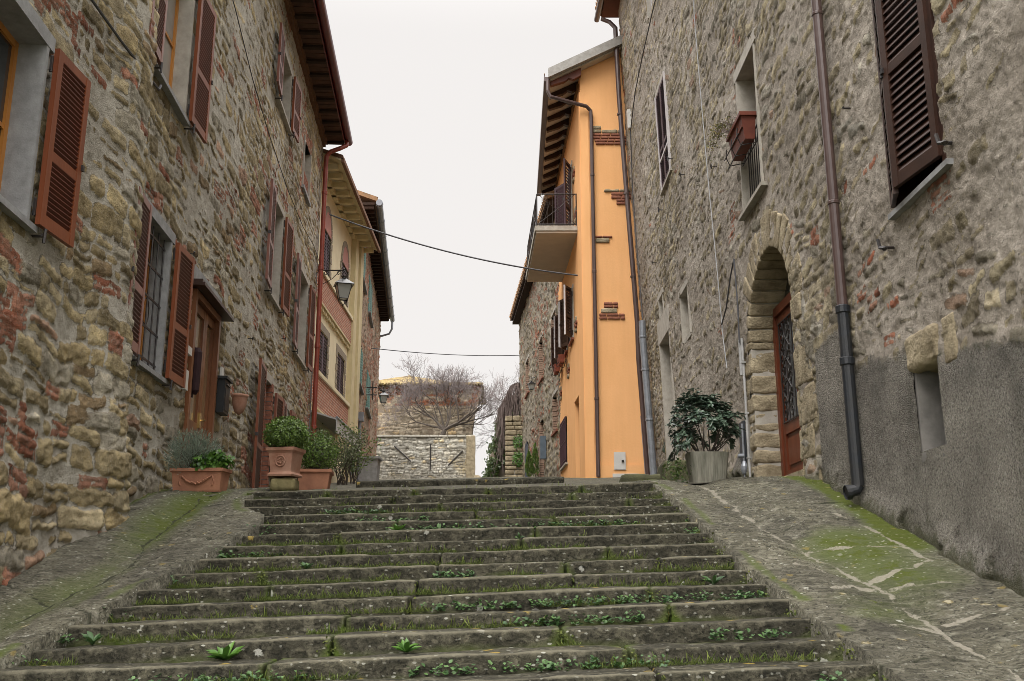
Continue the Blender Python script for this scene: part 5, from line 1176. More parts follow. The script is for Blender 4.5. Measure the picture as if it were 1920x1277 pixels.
cable('wall_cable', (0, 0, 0), (0, 0, 0), 0, .007, 'thin dark cable running along the upper part of the tan wall towards the lantern', via=[lf(s, .09, z) for s, z in ((11.6, 8.3), (13.1, 8.12), (14.6, 7.8), (16.2, 7.62), (18.5, 7.5), (20.8, 7.55), (22.6, 7.75), (24.0, 7.7))])
cable('wall_cable', (0, 0, 0), (0, 0, 0), 0, .008, 'pale cable dropping the whole height of the grey wall to a ring', m=cable_p, via=[rf(s, .07, z) for s, z in ((15.4, 10.9), (15.35, 9.2), (15.2, 7.6), (15.0, 6.0), (14.75, 4.6), (14.6, 3.55), (14.45, 3.05))])
cable('wall_cable', (0, 0, 0), (0, 0, 0), 0, .013, 'dark cable running diagonally down the grey wall to the white insulator box', via=[rf(s, .08, z) for s, z in ((17.8, 11.9), (19.2, 11.8), (20.8, 11.6), (22.0, 11.4), (23.1, 10.9), (23.5, 9.6), (23.6, 7.6), (23.55, 6.2))])
cable('wall_cable', (0, 0, 0), (0, 0, 0), 0, .011, 'thin black cable looping down to the grey conduit beside the arch', via=[rf(s, .08, z) for s, z in ((14.6, 3.75), (14.2, 3.9), (13.8, 4.25), (13.5, 4.42), (13.46, 4.1), (13.42, 3.7), (13.45, 3.2))])
# letter box, wall pot
t = thing('letter_box', lf(14.15, .05, 2.4), 'black metal letter box on the tan wall beside the front door', 'letter box')
b = MB(); b.box(lf, 13.98, 14.32, .01, .12, 2.32, 2.80); b.box(lf, 13.95, 14.35, .0, .15, 2.80, 2.84); b.build('box', mailm, t)
b = MB(); b.box(lf, 14.02, 14.28, .121, .127, 2.36, 2.68); b.build('door', mailm, t); b = MB(); b.box(lf, 14.04, 14.26, .122, .14, 2.72, 2.75); b.build('slot', iron, t)
pc = lf(14.8, .17, 2.40)
t = thing('wall_pot', pc, 'terracotta half pot hung on the tan wall beside the letter box', 'flower pot')
b = MB(); b.lathe(pc, [(.015, .02), (.065, .06), (.10, .15), (.112, .26), (.118, .28), (.128, .29), (.128, .32), (.11, .32), (.10, .29), (.0, .29)], 20); b.build('pot', terra_p, t, smooth=True)

# ---- leaves
def leafmesh(name, P, Nrm, size, m, parent=None, asp=.5, seed=0, fold=.25, droop=0, jit=.3):
    rs = np.random.RandomState(seed); n = len(P); P = np.asarray(P, float)
    Nrm = Nrm / np.maximum(np.linalg.norm(Nrm, axis=1, keepdims=True), 1e-6)
    Nrm = Nrm + rs.normal(0, jit, (n, 3)); Nrm /= np.linalg.norm(Nrm, axis=1, keepdims=True)
    t = rs.normal(0, 1, (n, 3)); t -= (t * Nrm).sum(1, keepdims=True) * Nrm; t /= np.maximum(np.linalg.norm(t, axis=1, keepdims=True), 1e-6)
    return leafdir(name, P, t, Nrm, size, m, parent, asp, seed, fold)
def leafdir(name, P, T, Nn, size, m, parent=None, asp=.5, seed=0, fold=.25):
    rs = np.random.RandomState(seed + 1); n = len(P)
    T = T / np.maximum(np.linalg.norm(T, axis=1, keepdims=True), 1e-6); Bn = np.cross(Nn, T); Bn /= np.maximum(np.linalg.norm(Bn, axis=1, keepdims=True), 1e-6); Nn = np.cross(T, Bn)
    s = (np.asarray(size) * rs.uniform(.65, 1.3, n))[:, None]
    prof = [(0, 0, 0), (.3, asp * .42, fold * .2), (.65, asp * .45, fold * .2), (1, 0, -.08), (.65, -asp * .45, fold * .2), (.3, -asp * .42, fold * .2)]
    V = np.stack([P + T * (a * s) + Bn * (b_ * s) + Nn * (c * s) for a, b_, c in prof], 1).reshape(-1, 3)
    off = np.array(parent.get('_o', (0, 0, 0)) if parent else (0, 0, 0)); V = V - off
    i = np.arange(n)[:, None] * 6; F = np.concatenate([i + np.array([[0, 1, 2, 3]]), i + np.array([[0, 3, 4, 5]])], 1).reshape(-1, 4)
    me = bpy.data.meshes.new(name); me.vertices.add(len(V)); me.vertices.foreach_set('co', V.astype(np.float32).ravel())
    me.loops.add(F.size); me.loops.foreach_set('vertex_index', F.astype(np.int32).ravel()); me.polygons.add(len(F)); me.polygons.foreach_set('loop_start', np.arange(0, F.size, 4, dtype=np.int32)); me.update(calc_edges=True)
    a = me.attributes.new('lr', 'FLOAT', 'POINT'); a.data.foreach_set('value', np.repeat(rs.rand(n), 6).astype(np.float32))
    me.materials.append(m); return link(name, me, parent)
box_m = leaf_mat('boxwood_leaf', (.045, .085, .016), (.18, .28, .06), .35)
bright_m = leaf_mat('bright_leaf', (.035, .095, .014), (.11, .23, .035), .4)
lav_m = leaf_mat('lavender_leaf', (.13, .17, .13), (.30, .36, .28), .7)
rho_m = leaf_mat('rhododendron_leaf', (.020, .040, .026), (.10, .15, .10), .28, .08, .6)
ivy_m = leaf_mat('ivy_leaf', (.025, .05, .012), (.09, .13, .035), .4)
olive_m = leaf_mat('olive_leaf', (.07, .09, .04), (.22, .24, .13), .5)
dry_m = leaf_mat('dry_vine', (.20, .155, .14), (.40, .33, .30), .8, .1)
dot_m = leaf_mat('dry_flower', (.25, .20, .08), (.10, .12, .05), .8)
def blob_pts(n, c, r, seed, bumps=.18, shell=.45, flat=1.):
    rs = np.random.RandomState(seed); d = rs.normal(0, 1, (n, 3)); d /= np.linalg.norm(d, axis=1, keepdims=True)
    f = fbm(d[:, 0] * 2.2 + d[:, 2] * 1.3 + seed, d[:, 1] * 2.2 + d[:, 2] * 1.7, seed, 3) * 2 - 1
    rad = (1 + bumps * 1.6 * f) * (1 - shell * rs.rand(n) ** 2.2)
    P = d * rad[:, None] * np.array(r); P = P[P[:, 2] > -abs(r[2]) * flat]
    return P + np.array(c), P / np.array(r)
def twigs(b, base, tips, r0=.008, seed=0, sag=.0):
    rr = random.Random(seed)
    for tp in tips:
        a = Vector(base) + Vector((rr.uniform(-.04, .04), rr.uniform(-.04, .04), 0)); m_ = a.lerp(Vector(tp), .5) + Vector((rr.uniform(-.04, .04), rr.uniform(-.04, .04), .05))
        b.tube([a, m_, tp], [r0, r0 * .7, r0 * .35], 5, cap=False)

# long terracotta planter with lavender and geranium on the near corner
c0 = (-3.50, 11.35, float(gz(-3.5, 11.35)) + .0)
rot = -.10
t = thing('trough_planter', c0, 'long terracotta trough with a moulded garland, against the tan wall', 'planter')
b = MB(); L = .29
b.frustum(c0, [(L * .93, .10, .0), (L * .93, .105, .015), (L * .98, .125, .20), (L, .13, .215), (L * 1.05, .148, .225), (L * 1.05, .148, .26), (L * .97, .12, .262), (L * .95, .11, .235)], rot); b.build('trough', terra, t)
b = MB(); b.frustum((c0[0], c0[1], c0[2] + .236), [(L * .94, .108, -.02), (L * .94, .108, .012)], rot); b.build('soil', soil, t)
def tr(x, z, d=0): ca, sa = math.cos(rot), math.sin(rot); y = -.119 - d; return (c0[0] + x * ca - y * sa, c0[1] + x * sa + y * ca, c0[2] + z)
b = MB()
b.tube([tr(x, .175 - .085 * (1 - (x / .17) ** 2), .008) for x in np.linspace(-.17, .17, 17)], .011, 6)
for k in range(15): x = -.155 + .31 * k / 14; p = tr(x, .175 - .085 * (1 - (x / .17) ** 2) + rnd.uniform(-.008, .01), .016); b.lathe(p, [(.004, -.012), (.013, 0), (.004, .012)], 6)
for sg in (-1, 1): b.tube([tr(sg * .18, .18, .006), tr(sg * .20, .12, .004), tr(sg * .185, .07, .0)], .009, 6)
b.build('garland_relief', terra, t)
P, Nn = blob_pts(900, (c0[0] - .10, c0[1] + .02, c0[2] + .40), (.28, .20, .23), 31, .12, .8)
T = P - np.array([c0[0] - .10, c0[1], c0[2] + .18]); T += np.random.RandomState(3).normal(0, .06, T.shape)
t2 = thing('lavender', (c0[0] - .12, c0[1], c0[2] + .25), 'bushy grey-green lavender growing in the long terracotta trough', 'plant')
TT = T / np.linalg.norm(T, axis=1, keepdims=True); rs = np.random.RandomState(9)
for k, rep in enumerate((0,)):
    PP = np.concatenate([P + TT * d_ for d_ in (-.04, 0, .03, .06)]); DD = np.concatenate([TT + rs.normal(0, .35, TT.shape) for _ in range(4)])
    leafdir('sprigs', PP, DD, rs.normal(0, 1, PP.shape), .055, lav_m, t2, .10, 5, .1)
b = MB(); twigs(b, (c0[0] - .1, c0[1], c0[2] + .22), [tuple(p) for p in P[::14]], .004); b.build('stems', bark, t2)
t2 = thing('geranium', (c0[0] + .22, c0[1], c0[2] + .25), 'fresh bright green leafy plant at the right end of the long terracotta trough', 'plant')
P, Nn = blob_pts(420, (c0[0] + .17, c0[1] - .02, c0[2] + .34), (.165, .14, .12), 35, .25, .6); Nn[:, 2] += .4
leafmesh('leaves', P, Nn, .05, bright_m, t2, 1.0, 6, .3, jit=.5)
P2, N2 = blob_pts(90, (c0[0] + .02, c0[1] - .08, c0[2] + .31), (.11, .08, .12), 36, .25, .6); N2[:, 2] += .4
leafmesh('trailing_leaves', P2, N2, .05, bright_m, t2, 1.0, 7, .3)
b = MB(); twigs(b, (c0[0] + .22, c0[1], c0[2] + .22), [tuple(p) for p in P[::12]], .004); b.build('stems', bark, t2)

# square pot on a stone block, with clipped box
def zl(x, y): return float(gz(x, y))
px, py = -2.60, 11.55; zb = zl(px, py) + .0
t = thing('stone_block', (px, py, zb), 'squat mossy sandstone block under the square terracotta pot', 'stone block')
b = MB(); b.block(W3, (px - .15, py - .13, zb - .02), (px + .14, py + .15, zb + .135), r=.05, amp=.018, seed=801, step=.04, freq=7); b.build('block', mat('mossy_sandstone', (.26, .22, .11), (.12, .11, .05), .95, 9, 1., 40, dist=.01), t, smooth=True, fix=False)
zq = zb + .15
t = thing('square_pot', (px, py, zq), 'weathered square terracotta pot with a round medallion, raised on a stone block', 'planter')
b = MB(); b.frustum((px, py, zq), [(.145, .145, 0), (.15, .15, .02), (.125, .125, .05), (.125, .125, .07), (.145, .145, .26), (.155, .155, .275), (.168, .168, .29), (.168, .168, .325), (.145, .145, .327), (.138, .138, .29)], -.22); b.build('pot', terra_p, t)
def pq(x, z, d=0): ca, sa = math.cos(-.22), math.sin(-.22); y = -.138 - d; return (px + x * ca - y * sa, py + x * sa + y * ca, zq + z)
b = MB(); b.tube([pq(.058 * math.cos(a), .17 + .058 * math.sin(a), .004 + .004 * math.sin(a)) for a in np.linspace(0, 6.283, 17)], .008, 6)
for k in range(9): a = k * .698; b.lathe(pq(.028 * math.cos(a), .17 + .028 * math.sin(a), .004), [(.003, -.01), (.010, 0), (.003, .01)], 6)
b.build('medallion', terra_p, t)
b = MB(); b.frustum((px, py, zq + .29), [(.134, .134, -.02), (.134, .134, .01)], -.22); b.build('soil', soil, t)
def boxbush(name, c, r, n, label, m=box_m, ls=.026, seed=1, asp=.6):
    t2 = thing(name, (c[0], c[1], c[2] - r[2]), label, 'shrub')
    P, Nn = blob_pts(n, c, r, seed, .16, .5, .75); Nn = Nn.copy(); Nn[:, 2] += .25
    leafmesh('leaves', P, Nn, ls, m, t2, asp, seed, .3, jit=.55)
    b = MB(); twigs(b, (c[0], c[1], c[2] - r[2] * .95), [tuple(p) for p in P[::max(1, n // 50)]], .006, seed); b.build('stems', bark, t2); return t2
boxbush('box_shrub', (px, py, zq + .49), (.255, .25, .20), 6500, 'dense clipped box shrub in the raised square pot', seed=41)
qx, qy = -2.52, 12.9; zb2 = zl(qx, qy)
t = thing('low_pot', (qx, qy, zb2), 'plain square terracotta pot standing on the ground behind the raised pot', 'planter')
b = MB(); b.frustum((qx, qy, zb2), [(.17, .17, -.05), (.20, .20, .17), (.225, .225, .19), (.225, .225, .225), (.19, .19, .228), (.18, .18, .2)], .1); b.build('pot', terra, t); b = MB(); b.frustum((qx, qy, zb2 + .2), [(.18, .18, -.02), (.18, .18, .01)], .1); b.build('soil', soil, t)
boxbush('round_box_shrub', (qx, qy, zb2 + .46), (.29, .28, .27), 4200, 'round box shrub in the low pot behind', seed=43)
# airy shrubs further up along the cream house
def airy(name, c, r, n, label, m, ls, seed, stems=14):
    t2 = thing(name, c, label, 'shrub'); rs = random.Random(seed); b = MB(); P = []; T = []
    for k in range(stems):
        tip = Vector((c[0] + rs.uniform(-1, 1) * r[0], c[1] + rs.uniform(-1, 1) * r[1], c[2] + rs.uniform(.45, 1) * r[2])); a = Vector(c) + Vector((rs.uniform(-.1, .1), rs.uniform(-.1, .1), 0))
        m_ = a.lerp(tip, .5) + Vector((0, 0, .1 * r[2])); b.tube([a, m_, tip], [.009, .006, .003], 5, cap=False)
        for q in range(n // stems):
            f = rs.uniform(.25, 1); p = (a.lerp(m_, f * 2) if f < .5 else m_.lerp(tip, f * 2 - 1)) + Vector((rs.gauss(0, .05), rs.gauss(0, .05), rs.gauss(0, .04))) * (.6 + r[0])
            P.append(tuple(p)); T.append((rs.gauss(0, 1), rs.gauss(0, 1), rs.gauss(.4, .6)))
    b.build('stems', bark, t2); P = np.array(P); T = np.array(T); leafdir('leaves', P, T, np.random.RandomState(seed).normal(0, 1, P.shape), ls, m, t2, .35, seed, .2); return t2
airy('tall_shrub', (-3.15, 16.2, zl(-3.1, 16.2)), (.40, .35, 1.0), 1100, 'loose yellowish green shrub standing behind the two box shrubs', ivy_m, .05, 3, 26)
airy('olive_shrub', (-3.2, 19.0, zl(-3.2, 19)), (.55, .5, 1.1), 1100, 'thin silvery olive-like shrub in front of the cream pilaster', olive_m, .06, 5, 20)
airy('oleander', (-3.35, 21.5, zl(-3.3, 21.5)), (.55, .5, 1.35), 900, 'slender leafy potted shrub nearest the brick house', box_m, .07, 7, 16)
t = thing('grey_bin_planter', (-4.55, 31.8, zl(-4.5, 31.8)), 'grey stone trough planter at the foot of the brick house', 'planter')
b = MB(); b.frustum((-4.5, 31.8, zl(-4.5, 31.8)), [(.26, .3, -.1), (.30, .34, .65), (.36, .4, .67), (.36, .4, .75), (.3, .34, .75)], 0); b.build('trough', cement, t)

# ---- concrete planter and dark shrub on the right
cx, cy = 2.20, 11.35; cz = zl(cx, cy) + .0
t = thing('concrete_planter', (cx, cy, cz), 'weathered ribbed concrete planter at the top of the right-hand ramp', 'planter')
b = MB(); seg = 40; prof = [(.83, -.04), (.86, .03), (.98, .26), (1.02, .31), (1.02, .32), (.94, .322), (.92, .28)]; n0 = len(b.v)
for (sc_, z) in prof:
    for j in range(seg):
        a = 2 * math.pi * j / seg; e = .32; x = .225 * sc_ * math.copysign(abs(math.cos(a)) ** e, math.cos(a)); y = .19 * sc_ * math.copysign(abs(math.sin(a)) ** e, math.sin(a))
        b.v.append((cx + x, cy + y, cz - .01 + z))
for k in range(len(prof) - 1):
    for j in range(seg): a = n0 + k * seg + j; q = n0 + k * seg + (j + 1) % seg; b.f.append((a, q, q + seg, a + seg))
b.f.append(tuple(n0 + j for j in range(seg))[::-1]); e = n0 + (len(prof) - 1) * seg; b.f.append(tuple(e + j for j in range(seg)))
for k in range(13): x = -.168 + k * .028; b.tube([(cx + x * .86, cy - .163, cz + .0), (cx + x * .98, cy - .187, cz + .26)], .006, 6)
b.build('planter_box', concrete, t)
b = MB(); b.frustum((cx, cy, cz + .27), [(.18, .15, -.02), (.18, .15, .01)]); b.build('soil', soil, t)
t2 = thing('dark_evergreen', (cx, cy, cz + .28), 'dark glossy evergreen shrub spreading over the ribbed concrete planter', 'shrub')
b = MB(); rs = random.Random(21); tips = []
for k in range(110):
    a = rs.uniform(0, 6.28); rr_ = rs.uniform(.05, 1) ** .6
    hgt = .12 + .54 * math.sqrt(max(0, 1 - rr_ ** 2 * .95)) + rs.uniform(-.07, .06)
    tips.append(Vector((cx - .03 + .42 * rr_ * math.cos(a), cy + .34 * rr_ * math.sin(a), cz + .26 + hgt - (.28 if (math.cos(a) < -.6 and rs.random() < .4) else 0))))
for tp in tips:
    a = Vector((cx + rs.uniform(-.08, .08), cy + rs.uniform(-.05, .05), cz + .27)); (b.tube([a, a.lerp(tp, .5) + Vector((0, 0, -.03)), tp], [.010, .006, .003], 5, cap=False) if rs.random() < .22 else 0)
b.build('stems', bark, t2)
P = []; T = []; Nn = []
for tp in tips:
    for sub in range(3):
        c_ = tp + Vector((rs.gauss(0, .045), rs.gauss(0, .045), rs.gauss(0, .03)))
        ax = (c_ - Vector((cx, cy, cz + .35))).normalized() + Vector((0, 0, .5)); ax.normalize()
        for q in range(9):
            d_ = Vector((rs.gauss(0, 1), rs.gauss(0, 1), rs.gauss(0, 1))); d_ = (d_ - ax * d_.dot(ax)).normalized() + ax * rs.uniform(-.35, .45)
            P.append(tuple(c_)); T.append(tuple(d_)); Nn.append(tuple(ax))
leafdir('leaves', np.array(P), np.array(T), np.array(Nn), .072, rho_m, t2, .42, 4, .25)
b = MB()
t3 = thing('ground_weed', (1.80, 11.1, zl(1.8, 11.1)), 'straggling brown and green weed beside the ribbed concrete planter', 'weed'); rs_ = np.random.RandomState(4)
P, Nn = blob_pts(160, (1.82, 11.15, zl(1.8, 11.1) + .12), (.16, .14, .15), 55, .3, .8); leafmesh('leaves', P, Nn, .035, ivy_m, t3, .7, 8)
# mossy block at the corner
t = thing('mossy_block', (2.0, 13.6, zl(2, 13.6)), 'large dark mossy stone block at the corner of the grey house', 'stone block')
b = MB(); b.block(W3, (2.02, 13.3, zl(2, 13.3) - .1), (2.52, 14.0, zl(2, 13.3) + .27), r=.05, amp=.03, seed=811, step=.06, freq=4); b.block(W3, (1.5, 13.7, zl(2, 13.3) - .1), (2.05, 14.2, zl(2, 13.3) + .12), r=.05, amp=.03, seed=812, step=.06, freq=4)
b.build('stone', mat('mossy_dark_stone', (.10, .10, .05), (.05, .05, .03), .95, 6, 1., 40, dist=.01), t, smooth=True, fix=False)

# ---- window box on the grey house
t = thing('window_box', rf(12.5, .2, 5.9), 'reddish brown window box in an iron cradle hung on the tall grey window', 'window box')
b = MB(); b.hexa([rf(s, n, z) for (n0_, n1_, z) in ((.02, .15, 5.64), (.0, .20, 5.98)) for n in (n0_, n1_) for s in (12.14 + (z < 5.8) * .03, 12.93 - (z < 5.8) * .03)])
b.box(rf, 12.11, 12.96, -.02, .22, 5.95, 6.0); b.box(rf, 12.16, 12.9, .17, .19, 5.80, 5.83); b.build('box', mat('red_brown_plastic', (.17, .045, .025), (.10, .025, .016), .45, 4, .1, 20), t)
b = MB()
for s in (12.2, 12.55, 12.88): b.tube([rf(s, -.07, 5.93), rf(s, .0, 5.60), rf(s, .20, 5.56), rf(s, .25, 5.68), rf(s, .24, 5.80)], .008, 5)
for (n, z) in ((.25, 5.68), (.20, 5.56), (.0, 5.6)): b.tube([rf(12.1, n, z), rf(12.98, n, z)], .008, 5)
b.build('cradle', iron, t)
t = thing('trailing_plant', rf(12.8, .15, 6.0), 'thin straggly dry plant trailing from the far end of the window box', 'plant')
rs = random.Random(5); b = MB(); P = []; T = []
for k in range(26):
    a = Vector(rf(12.55 + rs.uniform(-.2, .35), .15, 6.0)); q = a + Vector((-rs.uniform(.05, .22), rs.uniform(.1, .45), rs.uniform(.08, .22))); e = q + Vector((-rs.uniform(0, .12), rs.uniform(.05, .25), rs.uniform(-.45, .1)))
    b.tube([a, q, e], [.004, .003, .002], 4, cap=False)
    for j in range(12): f = rs.random(); p = q.lerp(e, f) + Vector((rs.gauss(0, .02), rs.gauss(0, .02), rs.gauss(0, .02))); P.append(tuple(p)); T.append((rs.gauss(0, 1), rs.gauss(0, 1), rs.gauss(0, 1)))
b.build('stems', dry_m, t); P = np.array(P); leafdir('leaves', P, np.array(T), np.random.RandomState(2).normal(0, 1, P.shape), .030, dot_m, t, .7, 3)
for (s, z, lb) in ((28.9, 6.45, 'small terracotta window box under the middle window of the orange house'), (30.45, 6.5, 'small terracotta window box under the farthest window of the orange house')):
    t = thing('small_window_box', of(s, .2, z), lb, 'window box', 'window boxes on the orange house')
    b = MB(); b.hexa([of(x, n, z_) for (n0_, n1_, z_) in ((.10, .22, z - .22), (.08, .27, z)) for n in (n0_, n1_) for x in (s - .32, s + .32)]); b.build('box', mat('red_clay', (.26, .07, .04), None, .7), t)
    b = MB()
    for x in (s - .25, s + .25): b.tube([of(x, 0, z - .02), of(x, .06, z - .28), of(x, .27, z - .24), of(x, .29, z - .05)], .01, 5)
    b.build('cradle', iron, t)

# ---- bare trees behind the terrace wall
def bare_tree(name, base, spread, height, seed, label, trunk=.16, lean_=(0, 0), nb=7, depth=5, droop=0.):
    t = thing(name, base, label, 'tree'); rs = random.Random(seed); b = MB(); tw = MB()
    def grow(p, d, L, r, k):
        n = 4; pts = [p]; q = p.copy(); dd = d.copy(); rr = [r]
        for j in range(n):
            dd = (dd + Vector((rs.gauss(0, .16), rs.gauss(0, .16), rs.gauss(.04, .12)))).normalized(); q = q + dd * (L / n); pts.append(q.copy()); rr.append(max(r * (1 - .45 * (j + 1) / n), .004))
        (b if k < 3 else tw).tube(pts, rr, 5 if k < 2 else (4 if k < 4 else 3), cap=False)
        if k >= depth: return
        m = 3 if k < 1 else (4 if k < 4 else 3)
        for j in range(m):
            i = rs.choice([2, 3, 4, 4]); a = rs.uniform(0, 6.28); sp = rs.uniform(.35, .85)
            x = dd.orthogonal().normalized(); y = dd.cross(x)
            nd = (dd + (x * math.cos(a) + y * math.sin(a)) * sp + Vector((0, 0, .06))).normalized()
            grow(pts[i], nd, L * rs.uniform(.58, .82), max(rr[i] * .72, .006), k + 1)
    B0 = Vector(base); top = B0 + Vector((lean_[0], lean_[1], height * .14)); b.tube([B0, B0.lerp(top, .5) + Vector((.04, 0, 0)), top], [trunk * 1.2, trunk, trunk * .9], 8, cap=False)
    for k in range(nb):
        a = math.pi * (k + .5) / nb + rs.uniform(-.12, .12); el = math.sin(a); d = Vector((math.cos(a) * spread, rs.uniform(-.5, .5) * spread, .30 + el * height * .8)).normalized()
        grow(top, d, (.30 * math.hypot(math.cos(a) * spread, el * height)) * rs.uniform(.85, 1.15), trunk * rs.uniform(.4, .62), 0)
    b.build('trunk', bark, t, fix=False); tw.build('crown', twig, t, fix=False); return t
bare_tree('bare_tree', (-3.95, 53.4, 7.25), 5.0, 4.7, 5, 'bare spreading tree with grey twigs growing above the pale terrace wall', .13, (.35, 0), 9, 5)
bare_tree('thin_bare_tree', (.35, 58, 7.0), 3.4, 6.6, 8, 'slender bare tree rising behind the vine covered bank', .10, (0, 0), 6, 4)

# ---- vine covered bank
t = thing('vine_covered_wall', (-.4, 47, 4.8), 'steep old wall smothered in ivy and hanging brown vine stems', 'wall')
b = MB(); b.block(lambda x, y, z: (x + .25 * max(0, z - 4.5) * (1 if x < .2 else 0), y, z), (-1.25, 46.2, 4.0), (1.0, 50, 8.5), r=.5, amp=.18, seed=900, step=.3, freq=1.2); b.build('bank', mat('bank_earth', (.30, .25, .19), (.16, .14, .10), 1, 3, 1, 10), t, smooth=True, fix=False)
rs = np.random.RandomState(12); n = 6500; zz = 4.5 + 3.6 * rs.rand(n) ** .9; edge = -1.22 + .25 * (zz - 4.5) + .12 * (fbm(zz * 2.5, zz * 0, 3, 3) - .5) * 3
front = rs.rand(n) < .6; P = np.stack([np.where(front, edge + rs.rand(n) ** 1.3 * 1.5, edge - .05 + rs.normal(0, .07, n)), np.where(front, 46.05 + rs.normal(0, .1, n), 46 + 3 * rs.rand(n)), zz], 1)
keep = fbm(P[:, 0] * 2 + 3, P[:, 2] * 1.6, 33, 3) > .43; P = P[keep]
leafmesh('ivy', P, np.stack([-.5 + 0 * P[:, 0], -1 + 0 * P[:, 0], .3 + 0 * P[:, 0]], 1), .10, ivy_m, t, .8, 5, .2, jit=.5)
b = MB(); r9 = random.Random(44)
for k in range(330):
    x = r9.uniform(-.55, .9); z0_ = 8.95 + .12 * math.sin(x * 5) - max(0, -.0 - x) * 1.9; L = r9.uniform(.8, 3.4); y = 46 + r9.gauss(0, .1)
    b.tube([(x, y + .3, z0_), (x - .1, y - .1, z0_ - .12), (x + r9.uniform(-.3, .1), y - .15, z0_ - L * .5), (x + r9.uniform(-.45, .1), y - .05, z0_ - L)], r9.uniform(.006, .014), 3, cap=False)
b.build('vine_stems', dry_m, t, fix=False)
tag(reorigin(leafmesh('fern_clump', blob_pts(160, (.30, 44.85, 6.1), (.25, .1, .3), 61)[0], np.array([[0, -1, .3]] * len(blob_pts(160, (.30, 44.85, 6.1), (.25, .1, .3), 61)[0])), .09, bright_m, None, .6, 2), (.3, 44.9, 6.0)), 'bright green clump growing high on the stone pier', 'plant', 'green clumps on the pier')
tag(reorigin(leafmesh('fern_clump', blob_pts(200, (.30, 44.85, 5.3), (.25, .1, .33), 62)[0], np.array([[0, -1, .3]] * len(blob_pts(200, (.30, 44.85, 5.3), (.25, .1, .33), 62)[0])), .09, bright_m, None, .6, 2), (.3, 44.9, 5.2)), 'bright green clump growing low on the stone pier', 'plant', 'green clumps on the pier')
for k, (x, h_, lb) in enumerate(((.72, .9, 'shorter dark conifer at the foot of the distant rubble house'), (.95, 1.15, 'taller dark conifer at the foot of the distant rubble house'))):
    z_ = zl(x, 37); t = thing('small_conifer', (x - .1, 37, z_), lb, 'shrub', 'small conifers by the rubble house')
    P, Nn = blob_pts(700, (x - .1, 37, z_ + h_ * .5), (.15, .15, h_ * .55), 70 + k, .1, .5); P[:, 0] = (P[:, 0] - x + .1) * (1.2 - .8 * (P[:, 2] - z_) / h_) + x - .1
    T = np.stack([P[:, 0] - x + .1, P[:, 1] - 37, .3 + 0 * P[:, 0]], 1); leafdir('foliage', P, T, np.random.RandomState(1).normal(0, 1, P.shape), .09, box_m, t, .25, 3); b = MB(); b.tube([(x - .1, 37, z_ - .1), (x - .1, 37, z_ + h_ * .8)], .015, 5); b.build('trunk', bark, t)

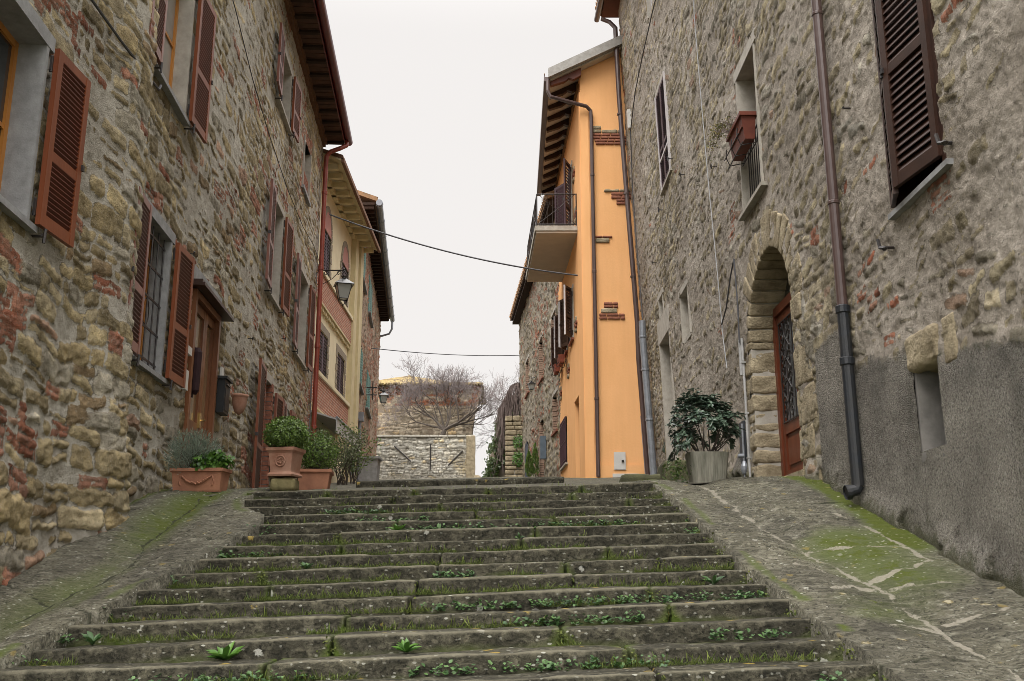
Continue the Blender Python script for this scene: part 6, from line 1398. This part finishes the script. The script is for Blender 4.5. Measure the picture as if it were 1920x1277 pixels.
# ---- what grows on the stairs
grass_m = leaf_mat('grass_blade', (.05, .085, .014), (.17, .21, .045), .6, .2)
weed_m = leaf_mat('weed_leaf', (.022, .06, .018), (.09, .17, .05), .5, .15)
moss_m = leaf_mat('moss_tuft', (.03, .045, .006), (.09, .105, .02), .9, .0)
rs = np.random.RandomState(77)
P = []; D = []; Wp = []; Wd = []; Wn = []; Mp = []
for (i, y0, z, kx, x0, x1, cuts) in tread_jobs:
    if i < -3: continue
    yb = y0 + .3675 - .012
    n = 3600 if i < 13 else 1000; x = x0 + (x1 - x0) * rs.rand(n)
    dens = fbm(x * 1.4 + i * 3.1, x * 0 + i, 21, 3); left = np.interp(x, [x0, -1., .8, x1], [.09, .05, .01, -.10])
    k = dens + left > .53; x = x[k]
    y = yb - np.abs(rs.normal(0, .028, len(x))); zz = z + kx * x
    P.append(np.stack([x, y, zz], 1)); t = rs.normal(0, .5, (len(x), 3)); t[:, 2] = 1; t[:, 1] -= .3; D.append(t)
    nm = 240; x = x0 + (x1 - x0) * rs.rand(nm)
    k = fbm(x * .9 + i * 5.3, x * 0 + i * .7, 25, 3) > .655; x = x[k]; y = yb - .01 - np.abs(rs.normal(0, .03, len(x)))
    for q in range(len(x)):
        nl = rs.randint(4, 9); s_ = rs.uniform(.6, 1.5)
        for j in range(nl):
            a = rs.uniform(0, 6.28); p = np.array([x[q] + rs.normal(0, .012), y[q] + rs.normal(0, .008), z + kx * x[q] + rs.uniform(.0, .045) * s_])
            Wp.append(p); Wd.append((math.cos(a), math.sin(a) - .3, rs.uniform(.1, .9))); Wn.append((rs.normal(0, .3), -.4, 1))
    for c in cuts[1:-1]:
        if rs.rand() < .6:
            m_ = rs.randint(40, 120); Mp.append(np.stack([c + rs.normal(0, .028, m_), y0 + .01 + rs.normal(0, .02, m_), z + kx * c - .085 + rs.uniform(-.07, .075, m_)], 1))
    m_ = rs.randint(30, 200); Mp.append(np.stack([x1 - .02 - np.abs(rs.normal(0, .06, m_)), y0 + .30 + rs.normal(0, .05, m_), z + kx * x1 + np.abs(rs.normal(0, .03, m_))], 1))
    if i in (1, 3, 5, 7, 9): # bushier weeds along the left edge
        xx = x0 + .06
        for q in range(46): a = rs.uniform(0, 6.28); Wp.append(np.array([xx + abs(rs.normal(0, .13)), yb - .03 + rs.normal(0, .04), z + kx * x0 + rs.uniform(0, .11)])); Wd.append((math.cos(a), math.sin(a) - .3, rs.uniform(.1, .9))); Wn.append((rs.normal(0, .3), -.4, 1))
P = np.concatenate(P); D = np.concatenate(D)
o = leafdir('grass', P, D, rs.normal(0, 1, P.shape), rs.choice([.02, .03, .045, .07], len(P), p=[.4, .35, .2, .05]), grass_m, None, .09, 3, .05); tag(o, kind='stuff', label='short grass growing at the foot of every stone step', cat='grass')
o = leafdir('small_weeds', np.array(Wp), np.array(Wd), np.array(Wn), .026, weed_m, None, .8, 4, .2); tag(o, kind='stuff', label='small leafy weeds scattered over the steps', cat='weeds')
Mp = np.concatenate(Mp); o = leafmesh('moss', Mp, np.array([[0, -.6, .8]] * len(Mp)), .016, moss_m, None, .9, 5, .2, jit=.8); tag(o, kind='stuff', label='dark moss in the joints and along the ends of the steps', cat='moss')
# a few single rosettes that stand out
for (i, x, s_, nl, lb) in ((1, -1.68, .13, 15, 'large pale green leafy rosette near the bottom of the stairs'), (1, -.62, .10, 13, 'rounded leafy weed on the bottom steps, middle'), (9, -1.02, .09, 16, 'bright green leafy clump half way up the stairs'), (9, -.66, .07, 11, 'darker weed beside the bright clump half way up'), (8, .06, .06, 8, 'small star shaped weed under the middle of the stairs'), (4, 1.42, .09, 9, 'straggly spiky weed near the right end of a step'), (2, -2.62, .08, 14, 'leafy weed at the left end of a low step'), (6, -1.6, .07, 12, 'small bluish leafy weed on the left half of the stairs')):
    j = [q for q in tread_jobs if q[0] == i][0]; y = j[1] + .3675 - .07; z = j[2] + j[3] * x
    a = np.linspace(0, 6.28, nl, endpoint=False) + rs.normal(0, .2, nl); T = np.stack([np.cos(a), np.sin(a) * .7 - .25, rs.uniform(.25, 1.1, nl)], 1)
    o = leafdir('weed_rosette', np.array([[x, y, z + .005]] * nl) + rs.normal(0, .006, (nl, 3)), T, np.array([[0, -.3, 1.]] * nl), s_, bright_m if nl in (15, 13, 16) else weed_m, None, .36, i, .35); reorigin(o, (x, y, z)); tag(o, lb, 'weed', 'leafy weeds on the steps')
for o in bpy.data.objects:
    if '_o' in o: del o['_o']
